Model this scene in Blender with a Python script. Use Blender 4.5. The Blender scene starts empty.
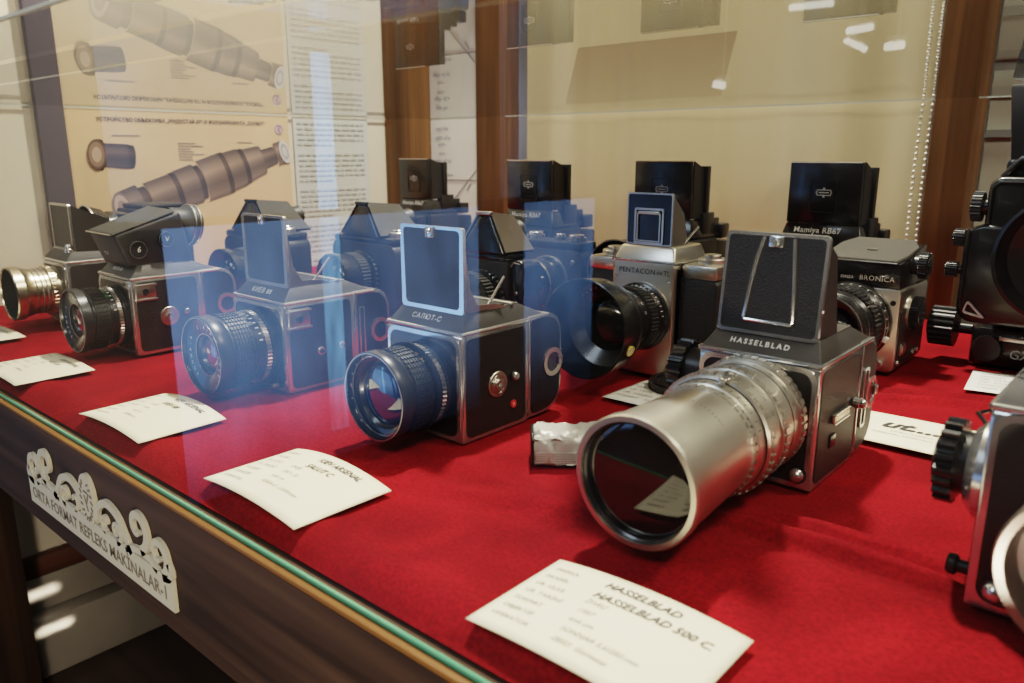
import bpy, bmesh, math, random
from mathutils import Matrix, Vector
random.seed(7)
SC = bpy.context.scene
COL = SC.collection
PI = math.pi

# ------------------------------------------------------------------ materials
MATS = {}
def new_mat(name):
    m = bpy.data.materials.new(name); m.use_nodes = True
    nt = m.node_tree; nt.nodes.clear()
    out = nt.nodes.new('ShaderNodeOutputMaterial')
    return m, nt, out
def pbr(name, col, rough=.5, metal=0., bump=None, var=None, sheen=0., coat=0., spec=.5, rvar=0.):
    """bump = (kind, scale, strength); var = (scale, colour2, amount)"""
    m, nt, out = new_mat(name)
    b = nt.nodes.new('ShaderNodeBsdfPrincipled')
    nt.links.new(b.outputs[0], out.inputs[0])
    b.inputs['Base Color'].default_value = (*col, 1)
    b.inputs['Roughness'].default_value = rough
    b.inputs['Metallic'].default_value = metal
    b.inputs['Specular IOR Level'].default_value = spec
    b.inputs['Coat Weight'].default_value = coat
    b.inputs['Coat Roughness'].default_value = .08
    if sheen:
        b.inputs['Sheen Weight'].default_value = sheen
        b.inputs['Sheen Roughness'].default_value = .35
        b.inputs['Sheen Tint'].default_value = (min(1, col[0]*2.2+.1), col[1]*2+.02, col[2]*2+.03, 1)
    tc = nt.nodes.new('ShaderNodeTexCoord')
    if var:
        n = nt.nodes.new('ShaderNodeTexNoise'); n.inputs['Scale'].default_value = var[0]; n.inputs['Detail'].default_value = 6
        nt.links.new(tc.outputs['Object'], n.inputs['Vector'])
        mx = nt.nodes.new('ShaderNodeMix'); mx.data_type = 'RGBA'
        mx.inputs[6].default_value = (*col, 1); mx.inputs[7].default_value = (*var[1], 1)
        rp = nt.nodes.new('ShaderNodeMapRange'); rp.inputs[1].default_value = .5-.5*(1-var[2]*.6); rp.inputs[2].default_value = .5+.5*(1-var[2]*.6)
        nt.links.new(n.outputs['Fac'], rp.inputs[0]); nt.links.new(rp.outputs[0], mx.inputs[0])
        nt.links.new(mx.outputs[2], b.inputs['Base Color'])
        if rvar:
            rr = nt.nodes.new('ShaderNodeMapRange'); rr.inputs[3].default_value = max(.02, rough-rvar); rr.inputs[4].default_value = rough+rvar
            nt.links.new(n.outputs['Fac'], rr.inputs[0]); nt.links.new(rr.outputs[0], b.inputs['Roughness'])
    if bump:
        if bump[0] == 'voronoi':
            t = nt.nodes.new('ShaderNodeTexVoronoi'); o = t.outputs['Distance']
        else:
            t = nt.nodes.new('ShaderNodeTexNoise'); t.inputs['Detail'].default_value = 4; o = t.outputs['Fac']
        t.inputs['Scale'].default_value = bump[1]
        nt.links.new(tc.outputs['Object'], t.inputs['Vector'])
        bp = nt.nodes.new('ShaderNodeBump'); bp.inputs['Strength'].default_value = bump[2]; bp.inputs['Distance'].default_value = .0006
        nt.links.new(o, bp.inputs['Height']); nt.links.new(bp.outputs[0], b.inputs['Normal'])
    MATS[name] = m
    return m
def wood(name, c1, c2, axis=0, rough=.4, sc=9.):
    m, nt, out = new_mat(name)
    b = nt.nodes.new('ShaderNodeBsdfPrincipled'); nt.links.new(b.outputs[0], out.inputs[0])
    b.inputs['Roughness'].default_value = rough; b.inputs['Specular IOR Level'].default_value = .25
    tc = nt.nodes.new('ShaderNodeTexCoord'); mp = nt.nodes.new('ShaderNodeMapping')
    s = [sc*9, sc*9, sc*9]; s[axis] = sc*.35
    mp.inputs['Scale'].default_value = s
    nt.links.new(tc.outputs['Object'], mp.inputs[0])
    n = nt.nodes.new('ShaderNodeTexNoise'); n.inputs['Scale'].default_value = 1.; n.inputs['Detail'].default_value = 7; n.inputs['Distortion'].default_value = .6
    nt.links.new(mp.outputs[0], n.inputs['Vector'])
    r = nt.nodes.new('ShaderNodeValToRGB')
    r.color_ramp.elements[0].position = .33; r.color_ramp.elements[0].color = (*c1, 1)
    r.color_ramp.elements[1].position = .68; r.color_ramp.elements[1].color = (*c2, 1)
    nt.links.new(n.outputs['Fac'], r.inputs[0]); nt.links.new(r.outputs[0], b.inputs['Base Color'])
    bp = nt.nodes.new('ShaderNodeBump'); bp.inputs['Strength'].default_value = .15; bp.inputs['Distance'].default_value = .001
    nt.links.new(n.outputs['Fac'], bp.inputs['Height']); nt.links.new(bp.outputs[0], b.inputs['Normal'])
    MATS[name] = m
    return m
def emit(name, col, strength, var=None):
    m, nt, out = new_mat(name)
    e = nt.nodes.new('ShaderNodeEmission'); e.inputs[0].default_value = (*col, 1); e.inputs[1].default_value = strength
    nt.links.new(e.outputs[0], out.inputs[0])
    if var:
        tc = nt.nodes.new('ShaderNodeTexCoord'); mp = nt.nodes.new('ShaderNodeMapping'); mp.inputs['Scale'].default_value = var[0]
        n = nt.nodes.new('ShaderNodeTexNoise'); n.inputs['Scale'].default_value = 1; n.inputs['Detail'].default_value = 3
        nt.links.new(tc.outputs['Object'], mp.inputs[0]); nt.links.new(mp.outputs[0], n.inputs['Vector'])
        r = nt.nodes.new('ShaderNodeValToRGB')
        r.color_ramp.elements[0].position = .3; r.color_ramp.elements[0].color = (*var[1], 1)
        r.color_ramp.elements[1].position = .65; r.color_ramp.elements[1].color = (*col, 1)
        nt.links.new(n.outputs['Fac'], r.inputs[0]); nt.links.new(r.outputs[0], e.inputs[0])
    MATS[name] = m
    return m
def pane_glass(name, tint=(1, 1, 1), boost=1., base=.04):
    """thin clear sheet: see-through, mirror-like at grazing angles (Schlick, both faces)"""
    m, nt, out = new_mat(name)
    N = nt.nodes.new; L = nt.links.new
    g = N('ShaderNodeNewGeometry')
    d = N('ShaderNodeVectorMath'); d.operation = 'DOT_PRODUCT'
    L(g.outputs['True Normal'], d.inputs[0]); L(g.outputs['Incoming'], d.inputs[1])
    def mth(op, a, b=None):
        k = N('ShaderNodeMath'); k.operation = op
        for i, v in enumerate((a, b)):
            if v is None: continue
            if isinstance(v, (int, float)): k.inputs[i].default_value = v
            else: L(v, k.inputs[i])
        return k.outputs[0]
    x = mth('ABSOLUTE', d.outputs['Value'])
    x = mth('SUBTRACT', 1., x); x = mth('POWER', x, 5.)
    f = mth('ADD', mth('MULTIPLY', x, 1-base), base)
    f = mth('DIVIDE', mth('MULTIPLY', f, 2.), mth('ADD', f, 1.))
    f = mth('MINIMUM', mth('MULTIPLY', f, boost), 1.)
    t = N('ShaderNodeBsdfTransparent'); t.inputs[0].default_value = (*tint, 1)
    gl = N('ShaderNodeBsdfGlossy'); gl.inputs['Roughness'].default_value = .0
    mx = N('ShaderNodeMixShader'); L(f, mx.inputs[0]); L(t.outputs[0], mx.inputs[1]); L(gl.outputs[0], mx.inputs[2])
    L(mx.outputs[0], out.inputs[0])
    MATS[name] = m
    return m
def vcol_mat(name, rough=.6):
    m, nt, out = new_mat(name)
    b = nt.nodes.new('ShaderNodeBsdfPrincipled'); nt.links.new(b.outputs[0], out.inputs[0])
    a = nt.nodes.new('ShaderNodeVertexColor'); a.layer_name = 'Col'
    nt.links.new(a.outputs[0], b.inputs['Base Color']); b.inputs['Roughness'].default_value = rough
    MATS[name] = m
    return m

pbr('chrome', (.60, .595, .58), .18, .88, var=(60, (.6, .6, .6), .3), rvar=.05)
pbr('chrome_soft', (.55, .53, .50), .3, 1., var=(80, (.45, .44, .42), .4))
pbr('satin', (.64, .61, .55), .33, 1., bump=('noise', 900, .08), var=(40, (.54, .51, .45), .5))
pbr('satin_dark', (.40, .38, .34), .35, 1., bump=('noise', 900, .1))
pbr('old_brass', (.62, .55, .42), .28, 1., var=(50, (.5, .42, .3), .5))
pbr('leather', (.012, .011, .011), .42, 0., bump=('voronoi', 900, .55))
pbr('leather_fine', (.014, .013, .012), .38, 0., bump=('voronoi', 1500, .4))
pbr('deck', (.045, .042, .040), .45, .25, bump=('noise', 1800, .8))
pbr('leatherette_grey', (.050, .046, .039), .7, .0, spec=.25, bump=('noise', 1500, .6))
pbr('black', (.010, .010, .011), .25, 0., coat=.25)
pbr('black_matte', (.012, .012, .013), .55)
pbr('black_metal', (.028, .028, .030), .32, .5)
pbr('rubber', (.012, .012, .012), .5, bump=('noise', 1200, .2))
pbr('interior', (.004, .004, .004), .8)
pbr('lens_glass', (.004, .005, .010), .03, 0., coat=1., spec=.9)
pbr('lens_magenta', (.10, .008, .03), .03, 0., coat=1., spec=1.)
pbr('lens_blue', (.01, .025, .08), .03, 0., coat=1., spec=1.)
pbr('lens_amber', (.006, .005, .005), .03, 0., coat=.35, spec=.5)
pbr('white_paint', (.75, .74, .70), .5)
pbr('grey_paint', (.48, .48, .46), .5)
pbr('yellow_paint', (.75, .55, .08), .5)
pbr('green_paint', (.15, .5, .12), .5)
pbr('red_paint', (.6, .03, .03), .5)
def velvet_mat():
    m = pbr('velvet', (.30, .004, .010), .9, 0., bump=('noise', 1400, .5), sheen=.22, spec=.08)
    nt = m.node_tree; N = nt.nodes.new; L = nt.links.new
    b = next(n for n in nt.nodes if n.type == 'BSDF_PRINCIPLED'); tc = next(n for n in nt.nodes if n.type == 'TEX_COORD')
    def nz(sc, det, dist=0.):
        n = N('ShaderNodeTexNoise'); n.inputs['Scale'].default_value = sc; n.inputs['Detail'].default_value = det; n.inputs['Distortion'].default_value = dist
        L(tc.outputs['Object'], n.inputs['Vector']); return n.outputs['Fac']
    r1 = N('ShaderNodeMapRange'); r1.inputs[1].default_value = .32; r1.inputs[2].default_value = .70; r1.inputs[3].default_value = .50; r1.inputs[4].default_value = 1.12; L(nz(11, 5, .8), r1.inputs[0])
    r2 = N('ShaderNodeMapRange'); r2.inputs[1].default_value = .3; r2.inputs[2].default_value = .75; r2.inputs[3].default_value = .62; r2.inputs[4].default_value = 1.35; L(nz(420, 3), r2.inputs[0])
    k = N('ShaderNodeMath'); k.operation = 'MULTIPLY'; L(r1.outputs[0], k.inputs[0]); L(r2.outputs[0], k.inputs[1])
    mx = N('ShaderNodeMix'); mx.data_type = 'RGBA'; mx.clamp_factor = False
    mx.inputs[6].default_value = (.035, .001, .003, 1); mx.inputs[7].default_value = (.225, .007, .011, 1)
    L(k.outputs[0], mx.inputs[0]); L(mx.outputs[2], b.inputs['Base Color'])
velvet_mat()
pbr('paper', (.84, .77, .58), .7, var=(30, (.80, .72, .53), .6))
pbr('paper_white', (.8, .79, .73), .65, var=(20, (.74, .72, .66), .6))
pbr('foil_paper', (.56, .54, .49), .35, .2, bump=('noise', 110, 1.), var=(60, (.42, .40, .36), .6))
pbr('ink', (.03, .028, .028), .6)
pbr('ink_faint', (.22, .20, .19), .7)
pbr('ink_pale', (.39, .40, .38), .7)
pbr('ink_blue', (.10, .13, .22), .7)
pbr('ink_purple', (.28, .2, .5), .6)
pbr('wall_white', (.62, .56, .44), .8, var=(4, (.57, .51, .40), .5))
pbr('wall_cream', (.50, .45, .37), .8, var=(4, (.45, .40, .33), .5))
pbr('wall_lavender', (.50, .52, .66), .8)
pbr('wall_pale', (.50, .51, .44), .7, var=(3, (.44, .46, .40), .5))
pbr('stripe_grey', (.20, .22, .22), .6)
pbr('poster_board', (.60, .43, .26), .55, var=(5, (.55, .39, .23), .5))
pbr('text_board', (.52, .54, .50), .6, var=(5, (.46, .48, .45), .5))
pbr('post_grey', (.085, .075, .095), .5)
pbr('sign_cream', (.46, .43, .34), .5, var=(18, (.45, .41, .31), .5))
pbr('sign_ink', (.14, .115, .075), .6)
pbr('marble', (.21, .19, .165), .3, var=(7, (.12, .11, .10), .8))
pbr('glass_edge', (.07, .27, .17), .2, 0., coat=.3)
pbr('shelf_edge', (.42, .44, .38), .4)
pbr('bead', (.72, .70, .62), .35)
pbr('ceiling_paint', (.45, .44, .41), .9)
pbr('dark_wall', (.05, .048, .045), .9)
pbr('tan_card', (.38, .28, .16), .6, var=(12, (.33, .24, .13), .5))
wood('wood_dark', (.022, .0115, .007), (.060, .033, .020), 0, .7, 6)
wood('wood_dark_v', (.018, .010, .007), (.04, .022, .014), 2, .4, 8)
wood('wood_post', (.10, .050, .020), (.19, .095, .038), 2, .5, 7)
wood('wood_gold', (.12, .054, .015), (.18, .082, .023), 0, .45, 9)
wood('wood_floor', (.018, .011, .008), (.04, .024, .016), 0, .4, 3)
wood('wood_base', (.05, .018, .010), (.085, .034, .018), 1, .4, 5)
pane_glass('front_glass', (.97, .985, .98), 1.)
pane_glass('shelf_glass', (.93, .96, .95), 1.)
vcol_mat('print')

def blind_mat():
    m, nt, out = new_mat('blind_fabric')
    N = nt.nodes.new; L = nt.links.new
    b = N('ShaderNodeBsdfPrincipled'); b.inputs['Roughness'].default_value = .85
    tl = N('ShaderNodeBsdfTranslucent')
    tc = N('ShaderNodeTexCoord'); mp = N('ShaderNodeMapping'); mp.inputs['Scale'].default_value = (9, 1, .25)
    n = N('ShaderNodeTexNoise'); n.inputs['Scale'].default_value = 1.; n.inputs['Detail'].default_value = 3
    r = N('ShaderNodeValToRGB')
    r.color_ramp.elements[0].position = .35; r.color_ramp.elements[0].color = (.62, .53, .30, 1)
    r.color_ramp.elements[1].position = .65; r.color_ramp.elements[1].color = (.70, .63, .41, 1)
    L(tc.outputs['Object'], mp.inputs[0]); L(mp.outputs[0], n.inputs['Vector']); L(n.outputs['Fac'], r.inputs[0])
    L(r.outputs[0], b.inputs['Base Color']); L(r.outputs[0], tl.inputs[0])
    mx = N('ShaderNodeMixShader'); mx.inputs[0].default_value = .35
    L(b.outputs[0], mx.inputs[1]); L(tl.outputs[0], mx.inputs[2]); L(mx.outputs[0], out.inputs[0])
    MATS['blind_fabric'] = m
blind_mat()
def M_(n): return MATS[n]

# ------------------------------------------------------------------ mesh builder
def RX(a): return Matrix.Rotation(a, 4, 'X')
def RY(a): return Matrix.Rotation(a, 4, 'Y')
def RZ(a): return Matrix.Rotation(a, 4, 'Z')
def T(x, y, z): return Matrix.Translation((x, y, z))
FWD = RX(PI/2)           # local z -> -y (towards the viewer), local y -> z
def AX(axis):
    return {'x': RY(PI/2), '-x': RY(-PI/2), 'z': Matrix(), '-y': RX(PI/2), 'y': RX(-PI/2)}[axis]

class B:
    def __init__(s): s.v = []; s.f = []; s.c = None
    def add(s, verts, faces, mt=None, cols=None):
        o = len(s.v)
        for p in verts:
            p = Vector(p)
            s.v.append(mt @ p if mt else p)
        s.f += [[i+o for i in f] for f in faces]
        if cols is not None:
            if s.c is None: s.c = []
            s.c += cols
        return s
    def frombm(s, bm, mt=None):
        bm.verts.index_update()
        s.add([v.co.copy() for v in bm.verts], [[v.index for v in f.verts] for f in bm.faces], mt)
        bm.free()
        return s
    def _bev(s, bm, bev, seg=2, ang=.5):
        if bev:
            bmesh.ops.recalc_face_normals(bm, faces=bm.faces)
            es = [e for e in bm.edges if len(e.link_faces) == 2 and e.calc_face_angle(0) > ang]
            bmesh.ops.bevel(bm, geom=es, offset=bev, segments=seg, profile=.5, affect='EDGES', clamp_overlap=True)
    def box(s, x0, x1, y0, y1, z0, z1, bev=0, mt=None, seg=2):
        bm = bmesh.new()
        vs = [bm.verts.new(p) for p in ((x0,y0,z0),(x1,y0,z0),(x1,y1,z0),(x0,y1,z0),(x0,y0,z1),(x1,y0,z1),(x1,y1,z1),(x0,y1,z1))]
        for f in ((0,3,2,1),(4,5,6,7),(0,1,5,4),(1,2,6,5),(2,3,7,6),(3,0,4,7)): bm.faces.new([vs[i] for i in f])
        s._bev(bm, bev, seg)
        return s.frombm(bm, mt)
    def hexa(s, bot, top, bev=0, mt=None, seg=2):
        """solid between two matching polygons"""
        bm = bmesh.new(); n = len(bot)
        a = [bm.verts.new(p) for p in bot]; b = [bm.verts.new(p) for p in top]
        bm.faces.new(a[::-1]); bm.faces.new(b)
        for i in range(n): bm.faces.new([a[i], a[(i+1) % n], b[(i+1) % n], b[i]])
        bmesh.ops.recalc_face_normals(bm, faces=bm.faces)
        s._bev(bm, bev, seg)
        return s.frombm(bm, mt)
    def prism(s, poly, lo, hi, plane='yz', bev=0, mt=None, seg=2, ang=.5):
        def p3(u, v, w): return {'yz': (w, u, v), 'xz': (u, w, v), 'xy': (u, v, w)}[plane]
        bm = bmesh.new(); n = len(poly)
        a = [bm.verts.new(p3(u, v, lo)) for u, v in poly]; b = [bm.verts.new(p3(u, v, hi)) for u, v in poly]
        bm.faces.new(a[::-1]); bm.faces.new(b)
        for i in range(n): bm.faces.new([a[i], a[(i+1) % n], b[(i+1) % n], b[i]])
        bmesh.ops.recalc_face_normals(bm, faces=bm.faces)
        s._bev(bm, bev, seg, ang)
        return s.frombm(bm, mt)
    def frame(s, outer, inner, lo, hi, plane='xz', mt=None):
        """ring solid between two loops of equal length"""
        def p3(u, v, w): return {'yz': (w, u, v), 'xz': (u, w, v), 'xy': (u, v, w)}[plane]
        n = len(outer)
        vs = [p3(*p, lo) for p in outer]+[p3(*p, lo) for p in inner]+[p3(*p, hi) for p in outer]+[p3(*p, hi) for p in inner]
        fs = []
        for i in range(n):
            j = (i+1) % n
            fs += [[i, j, n+j, n+i], [2*n+i, 3*n+i, 3*n+j, 2*n+j], [i, 2*n+i, 2*n+j, j], [n+i, n+j, 3*n+j, 3*n+i]]
        return s.add(vs, fs, mt)
    def lathe(s, prof, mt=None, seg=48, a0=0, a1=2*PI, mod=None):
        """profile (r, z) spun round z; mod(angle index, r, k) -> r"""
        full = abs(a1-a0-2*PI) < 1e-6
        m = seg if full else seg+1
        vs = []; fs = []
        for k, (r, z) in enumerate(prof):
            for i in range(m):
                t = a0+(a1-a0)*i/seg
                q = mod(i, r, k) if mod else r
                vs.append((q*math.cos(t), q*math.sin(t), z))
        for k in range(len(prof)-1):
            for i in range(seg):
                j = (i+1) % m
                fs.append([k*m+i, k*m+j, (k+1)*m+j, (k+1)*m+i])
        for k in (0, len(prof)-1):
            if prof[k][0] > 1e-5 and full and prof[k][1] is not None:
                pass
        return s.add(vs, fs, mt)
    def cyl(s, r, z0, z1, mt=None, seg=32, bev=0, mod=None):
        b = bev
        pr = [(1e-5, z0), (r-b, z0), (r, z0+b), (r, z1-b), (r-b, z1), (1e-5, z1)] if b else [(1e-5, z0), (r, z0), (r, z1), (1e-5, z1)]
        return s.lathe(pr, mt, seg, mod=mod)
    def ring(s, r0, r1, z0, z1, mt=None, seg=48, mod=None):
        return s.lathe([(r0, z0), (r1, z0), (r1, z1), (r0, z1), (r0, z0)], mt, seg, mod=mod)
    def cogs(s, r, z0, z1, n, depth, mt=None, fill=.5, r_in=None):
        seg = n*4
        def mod(i, rr, k): return rr-(depth if (i % 4) in (2, 3) else 0)
        ri = r_in or 1e-5
        # flat ends drawn with unmodulated inner loop
        vs = []; fs = []
        loops = [(ri, z0, 0), (r, z0, 1), (r, z1, 1), (ri, z1, 0)]
        for rr, z, md in loops:
            for i in range(seg):
                t = 2*PI*i/seg; q = mod(i, rr, 0) if md else rr
                vs.append((q*math.cos(t), q*math.sin(t), z))
        for k in range(3):
            for i in range(seg):
                j = (i+1) % seg
                fs.append([k*seg+i, k*seg+j, (k+1)*seg+j, (k+1)*seg+i])
        return s.add(vs, fs, mt)
    def nubs(s, r, z, n, w, h, l, mt=None, a0=0, a1=2*PI):
        for i in range(n):
            t = a0+(a1-a0)*i/n
            s.box(-l/2, l/2, -w/2, w/2, -h, h, 0, (mt or Matrix()) @ T(r*math.cos(t), r*math.sin(t), z) @ RZ(t) @ RY(PI/2))
        return s
    def tube(s, pts, r, seg=8, mt=None, closed=False):
        pts = [Vector(p) for p in pts]; n = len(pts)
        vs = []; fs = []; up = Vector((0, 0, 1)); last = None
        for i, p in enumerate(pts):
            a = pts[i-1] if (i > 0 or closed) else p
            b = pts[(i+1) % n] if (i < n-1 or closed) else p
            d = (b-a).normalized()
            if last is None:
                u = d.cross(up)
                if u.length < 1e-3: u = d.cross(Vector((1, 0, 0)))
                u.normalize()
            else:
                u = (last-d*last.dot(d)).normalized()
            last = u; w = d.cross(u)
            rr = r[i] if isinstance(r, (list, tuple)) else r
            for k in range(seg):
                t = 2*PI*k/seg
                vs.append(p+u*(rr*math.cos(t))+w*(rr*math.sin(t)))
        for i in range(n if closed else n-1):
            i2 = (i+1) % n
            for k in range(seg):
                j = (k+1) % seg
                fs.append([i*seg+k, i*seg+j, i2*seg+j, i2*seg+k])
        if not closed:
            fs.append(list(range(seg))[::-1]); fs.append([(n-1)*seg+k for k in range(seg)])
        return s.add(vs, fs, mt)
    def ball(s, c, r, seg=12, mt=None, sz=1.):
        k = max(6, seg//2)
        pr = [(max(1e-5, r*math.sin(PI*i/k)), -r*sz*math.cos(PI*i/k)) for i in range(k+1)]
        return s.lathe(pr, (mt or Matrix()) @ T(*c), seg)
    def dome(s, r, h, mt=None, seg=32, k=6):
        """shallow cap, rim at z=0"""
        pr = [(max(1e-5, r*math.cos(PI/2*i/k)), h*math.sin(PI/2*i/k)) for i in range(k+1)]
        return s.lathe(pr, mt, seg)
    def text(s, body, size, mt=None, align='CENTER', shear=0., fn=None, bold=0., space=1.):
        v, f = text_geo(body, size, align, shear, bold, space)
        if fn: v = [fn(p) for p in v]
        return s.add(v, f, mt)
    def build(s, name, mat, parent=None, smooth=35, loc=None):
        me = bpy.data.meshes.new(name)
        me.from_pydata([tuple(v) for v in s.v], [], s.f)
        if s.c is not None:
            at = me.color_attributes.new('Col', 'FLOAT_COLOR', 'POINT')
            for i, c in enumerate(s.c): at.data[i].color = (*c, 1)
        else:
            bm = bmesh.new(); bm.from_mesh(me)
            bmesh.ops.remove_doubles(bm, verts=bm.verts, dist=1e-6)
            bmesh.ops.recalc_face_normals(bm, faces=bm.faces)
            bm.to_mesh(me); bm.free()
        me.materials.append(M_(mat))
        if smooth:
            for p in me.polygons: p.use_smooth = True
            me.set_sharp_from_angle(angle=math.radians(smooth))
        o = bpy.data.objects.new(name, me); COL.objects.link(o)
        if parent is not None: o.parent = parent
        if loc: o.location = loc
        return o

_TC = {}
def text_geo(body, size, align='CENTER', shear=0., bold=0., space=1.):
    key = (body, align, shear, bold, space)
    if key not in _TC:
        cu = bpy.data.curves.new('lettering', 'FONT'); cu.body = body; cu.size = 1; cu.align_x = align
        cu.align_y = 'CENTER'; cu.shear = shear; cu.offset = bold; cu.resolution_u = 2; cu.space_character = space
        ob = bpy.data.objects.new('lettering', cu); COL.objects.link(ob)
        me = ob.to_mesh()
        _TC[key] = ([v.co.copy() for v in me.vertices], [list(p.vertices) for p in me.polygons])
        ob.to_mesh_clear(); bpy.data.objects.remove(ob); bpy.data.curves.remove(cu)
    v, f = _TC[key]
    return [p*size for p in v], f
def ring_text(b, body, r, size, mt, mid=0., step=None, inward=False):
    """characters set round a circle in the local xy plane; mid = angle of the centre of the word"""
    st = step or size*.95/r
    n = len(body)
    for i, ch in enumerate(body):
        if ch == ' ': continue
        a = mid+(n-1)/2*st-i*st
        b.text(ch, size, mt @ RZ(a-PI/2) @ T(0, r, 0))

def rrect(x0, x1, z0, z1, r, k=5):
    pts = []
    for cx, cz, a in ((x1-r, z1-r, 0), (x0+r, z1-r, PI/2), (x0+r, z0+r, PI), (x1-r, z0+r, 3*PI/2)):
        for i in range(k+1):
            t = a+PI/2*i/k
            pts.append((cx+r*math.cos(t), cz+r*math.sin(t)))
    return pts
def round_poly(poly, r, k=4):
    """round corners of a convex polygon; r may be a list"""
    out = []; n = len(poly)
    for i in range(n):
        p = Vector(poly[i]); a = Vector(poly[i-1]); b = Vector(poly[(i+1) % n])
        rr = r[i] if isinstance(r, (list, tuple)) else r
        if rr <= 0: out.append(tuple(p)); continue
        d1 = (a-p).normalized(); d2 = (b-p).normalized()
        q1 = p+d1*rr; q2 = p+d2*rr
        for j in range(k+1):
            t = j/k
            out.append(tuple(q1*(1-t)**2+p*2*t*(1-t)+q2*t*t))
    return out
def inset(poly, d):
    """shrink a convex polygon"""
    n = len(poly); P = [Vector(p) for p in poly]
    area = sum(P[i].x*P[(i+1) % n].y-P[(i+1) % n].x*P[i].y for i in range(n))
    sg = 1 if area > 0 else -1
    out = []
    for i in range(n):
        a, p, b = P[i-1], P[i], P[(i+1) % n]
        e1 = (p-a).normalized(); e2 = (b-p).normalized()
        n1 = Vector((-e1.y, e1.x))*sg; n2 = Vector((-e2.y, e2.x))*sg
        bis = n1+n2
        if bis.length < 1e-6: bis = n1
        bis.normalize(); c = max(.35, bis.dot(n1))
        out.append(tuple(p+bis*(d/c)))
    return out

def thing(name, label, cat, loc=(0, 0, 0), rz=0., group=None):
    o = bpy.data.objects.new(name, None); COL.objects.link(o)
    o.location = loc; o.rotation_euler = (0, 0, rz); o.empty_display_size = .02
    o['label'] = label; o['category'] = cat
    if group: o['group'] = group
    return o
def tag(o, label, cat, group=None):
    o['label'] = label; o['category'] = cat
    if group: o['group'] = group
    return o
def struct(o):
    o['kind'] = 'structure'
    return o
def kids(o): return list(o.children)
def copy_tree(o, parent=None):
    c = o.copy(); COL.objects.link(c)
    if parent is not None: c.parent = parent
    for ch in kids(o): copy_tree(ch, c)
    return c

# ------------------------------------------------------------------ the setting
FZ = -.60            # floor under the display table
AL = -1.33           # left wall plane
def plane_box(name, x0, x1, y0, y1, z0, z1, mat, bev=0):
    o = B().box(x0, x1, y0, y1, z0, z1, bev).build(name, mat); return o
struct(plane_box('floor', -4.2, 3.2, -4.2, 2.6, FZ-.1, FZ, 'wood_floor'))
struct(plane_box('ceiling', -4.2, 3.2, -4.2, 2.6, 1.95, 2.05, 'ceiling_paint'))
struct(plane_box('wall_left', AL-.08, AL, .205, 2.6, FZ, 1.95, 'wall_white'))
struct(plane_box('wall_back', AL, 3.2, 1.34, 1.42, FZ, 1.95, 'wall_lavender'))
struct(plane_box('wall_right', 3.1, 3.2, -4.2, 1.34, FZ, 1.95, 'wall_cream'))
struct(plane_box('wall_front', -4.2, 3.1, -4.2, -4.1, FZ, 1.95, 'dark_wall'))
# low part of the left wall under the table: cream paint, brown rail, marble step
struct(plane_box('trim_1', AL, AL+.004, .205, 1.34, FZ, -.10, 'wall_cream'))
struct(plane_box('baseboard_left', AL+.004, AL+.022, .205, 1.34, -.440, -.405, 'wood_base', .004))
o = B()
o.box(AL+.004, AL+.05, .205, 1.34, FZ, -.5, .004)
o.box(AL+.004, AL+.018, .205, 1.34, -.5, -.441, .003)
struct(o.build('trim_2', 'marble'))
# shop window seen only as a reflection in the showcase glass: it runs along the left side of the room in front of the case
AW = -1.50
def win(name, y0, y1, z0, z1, mat):
    o = B().box(AW-.02, AW, y0, y1, z0, z1).build(name, mat, smooth=0); return struct(o)
def sky(name, col, strength, z0, z1, dark, var):
    """daylight through a pane: brighter towards the top, the street below darker"""
    m, nt, out = new_mat(name)
    N = nt.nodes.new; L = nt.links.new
    e = N('ShaderNodeEmission'); L(e.outputs[0], out.inputs[0])
    tc = N('ShaderNodeTexCoord'); sp = N('ShaderNodeSeparateXYZ'); L(tc.outputs['Object'], sp.inputs[0])
    r = N('ShaderNodeMapRange'); r.interpolation_type = 'SMOOTHSTEP'
    r.inputs[1].default_value = z0; r.inputs[2].default_value = z1; r.inputs[3].default_value = dark; r.inputs[4].default_value = 1.
    L(sp.outputs[2], r.inputs[0])
    mp = N('ShaderNodeMapping'); mp.inputs['Scale'].default_value = var; L(tc.outputs['Object'], mp.inputs[0])
    n = N('ShaderNodeTexNoise'); n.inputs['Scale'].default_value = 1; n.inputs['Detail'].default_value = 3; L(mp.outputs[0], n.inputs['Vector'])
    r2 = N('ShaderNodeMapRange'); r2.inputs[1].default_value = .3; r2.inputs[2].default_value = .7; r2.inputs[3].default_value = .45; r2.inputs[4].default_value = 1.15
    L(n.outputs['Fac'], r2.inputs[0])
    k = N('ShaderNodeMath'); k.operation = 'MULTIPLY'; L(r.outputs[0], k.inputs[0]); L(r2.outputs[0], k.inputs[1])
    k2 = N('ShaderNodeMath'); k2.operation = 'MULTIPLY'; L(k.outputs[0], k2.inputs[0]); k2.inputs[1].default_value = strength
    e.inputs[0].default_value = (*col, 1); L(k2.outputs[0], e.inputs[1])
    MATS[name] = m
sky('sky_blue', (.26, .47, .92), 1.25, -.52, -.16, .05, (1., 6., 3.))
sky('sky_pale', (.50, .66, 1.), .30, .0, .2, .7, (1., 9., 2.))
sky('sky_bright', (.24, .54, 1.), 3.0, -.42, -.25, .2, (1., 30., 5.))
struct(plane_box('wall_left_front', AW-.12, AW-.04, -4.1, .205, FZ, 1.95, 'dark_wall'))
win('window_1', -1.13, -.257, -.50, .078, 'sky_blue')
win('window_2', -1.68, -1.35, -.55, .078, 'sky_blue')
win('window_3', -.585, -.17, .095, .46, 'sky_pale')
struct(B().box(AW, AW+.010, -.655, -.610, -.43, .43).build('window_4', 'sky_bright', smooth=0))
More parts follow.
